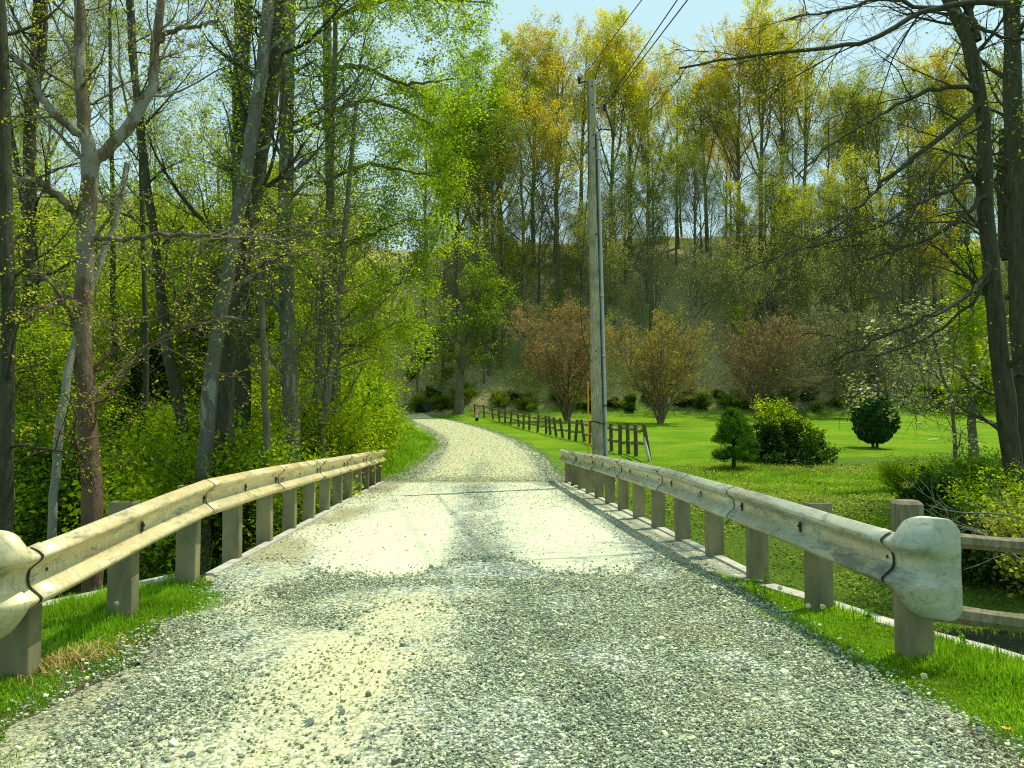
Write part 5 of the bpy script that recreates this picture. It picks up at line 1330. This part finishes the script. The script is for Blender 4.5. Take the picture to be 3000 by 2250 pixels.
puffball(2410, 1777, 5.3, .2, 'white dandelion seed head in front of the second post of the right guardrail')
puffball(2368, 1775, 5.35, .2, 'tiny dandelion clock beside the edge of the second right guardrail post')
puffball(2707, 1980, 4.35, .1, 'round white dandelion clock in the grass below the flared guardrail end')
puffball(448, 1820, 5.5, .1, 'white dandelion clock in the left verge grass')
puffball(2950, 2141, 3.75, .05, 'yellow dandelion flower in the lower right grass', True)
puffball(342, 1768, 5.9, .1, 'small pale dandelion bud by the second post of the left guardrail')
def weed(px, py0, py1, d, label, leafy=True):
    p0 = onground(px, py0, 3, 12); top = CAMZ + (pix(px, py1, p0[1])[2] - CAMZ)
    e = empty('weed', label, 'weed', tuple(p0)); h = top - p0[2]
    g = np.random.default_rng(int(px)); st_ = path3([(0, 0, -.02), (g.normal() * .02, 0, h * .5), (g.normal() * .03, 0, h)], 8)
    mb = MB(); mb.tube(st_, .004, 5); mb.build('stem', M['grass'], e)
    n = 26; t = g.uniform(.05, 1, n); c = np.stack([np.interp(t, np.linspace(0, 1, 8), st_[:, 0]), 0 * t, t * h], 1) + g.normal(size=(n, 3)) * .022 * (1.3 - t[:, None])
    V = leaf_quads(g, c, .025 if leafy else .008, .6, .45); mesh_np('leaves', V, [quads_of(V)], M['grass'], e)
weed(100, 1905, 1825, 4.5, 'broad leafed green weed against the nearest post of the left guardrail')
weed(500, 1720, 1640, 6, 'tall thin weed beside the third post of the left guardrail')
weed(670, 1650, 1570, 7, 'tall flowering weed stalk beside the fourth left guardrail post', False)
weed(615, 1660, 1590, 7, 'thin bare weed stalk between the third and fourth left guardrail posts', False)
weed(2500, 1830, 1755, 5, 'bare bent weed stalk left of the nearest right guardrail post', False)
weed(2545, 1840, 1780, 5, 'small leafy weed left of the nearest right guardrail post')
weed(2775, 1890, 1805, 4.6, 'tall weed stem just right of the nearest right guardrail post', False)
weed(2840, 1930, 1850, 4.4, 'thin yellowing weed in the grass at the right edge')
weed(2925, 1960, 1895, 4.4, 'weed with a seed tip above the concrete wall at the right', False)
weed(2235, 1760, 1660, 6, 'leafy weed clump where the right verge begins by the bridge')
weed(2215, 1755, 1690, 6, 'small bright leafed weed nearest the right end of the bridge deck')

# ---------------------------------------------------------------- light, sky, camera
SUN_EL, SUN_AZ = R(64), R(58)      # azimuth clockwise from +Y (ahead and to the right)
sd = bpy.data.lights.new('sun', 'SUN'); sd.energy = 5.0; sd.angle = R(.6); sd.color = (1.0, .95, .80)
so = bpy.data.objects.new('sun', sd); col.objects.link(so)
dv_ = Vector((math.sin(SUN_AZ) * math.cos(SUN_EL), math.cos(SUN_AZ) * math.cos(SUN_EL), math.sin(SUN_EL)))
so.rotation_euler = dv_.to_track_quat('Z', 'Y').to_euler(); so.location = (10, 10, 60)
w = bpy.data.worlds.new('World'); scene.world = w; w.use_nodes = True
nt = w.node_tree; nt.nodes.clear()
sky = nt.nodes.new('ShaderNodeTexSky'); sky.sky_type = 'NISHITA'; sky.sun_disc = False
sky.sun_elevation = SUN_EL; sky.sun_rotation = SUN_AZ; sky.dust_density = 1.2; sky.air_density = 1.0; sky.ozone_density = 1.0
bg = nt.nodes.new('ShaderNodeBackground'); bg.inputs['Strength'].default_value = .15
wo = nt.nodes.new('ShaderNodeOutputWorld')
tint = nt.nodes.new('ShaderNodeMix'); tint.data_type = 'RGBA'; tint.blend_type = 'MULTIPLY'; tint.inputs[0].default_value = 1; tint.inputs[7].default_value = (1.05, 1.3, 1.1, 1)
nt.links.new(sky.outputs[0], tint.inputs[6]); hz_ = nt.nodes.new('ShaderNodeMix'); hz_.data_type = 'RGBA'; hz_.inputs[0].default_value = .82; hz_.inputs[7].default_value = (4.3, 6.2, 6.6, 1)   # thin bright haze over the whole sky
nt.links.new(tint.outputs[2], hz_.inputs[6]); nt.links.new(hz_.outputs[2], bg.inputs[0]); nt.links.new(bg.outputs[0], wo.inputs[0])
cam = bpy.data.cameras.new('camera'); cam.sensor_width = 36; cam.lens = 36 * F / 3000; cam.clip_end = 2000; cam.clip_start = .05
co_ = bpy.data.objects.new('camera', cam); col.objects.link(co_); co_.location = (0, 0, CAMZ); co_.rotation_euler = (math.pi / 2 + PITCH, 0, 0)
scene.camera = co_
scene.view_settings.view_transform = 'Standard'; scene.view_settings.look = 'None'; scene.view_settings.exposure = 0
scene.cycles.max_bounces = 6; scene.cycles.diffuse_bounces = 3; scene.cycles.transmission_bounces = 3; scene.cycles.transparent_max_bounces = 4
scene.cycles.use_denoising = False
scene.cycles.filter_width = 1.15
scene.cycles.use_adaptive_sampling = False
scene.cycles.sample_clamp_indirect = 6
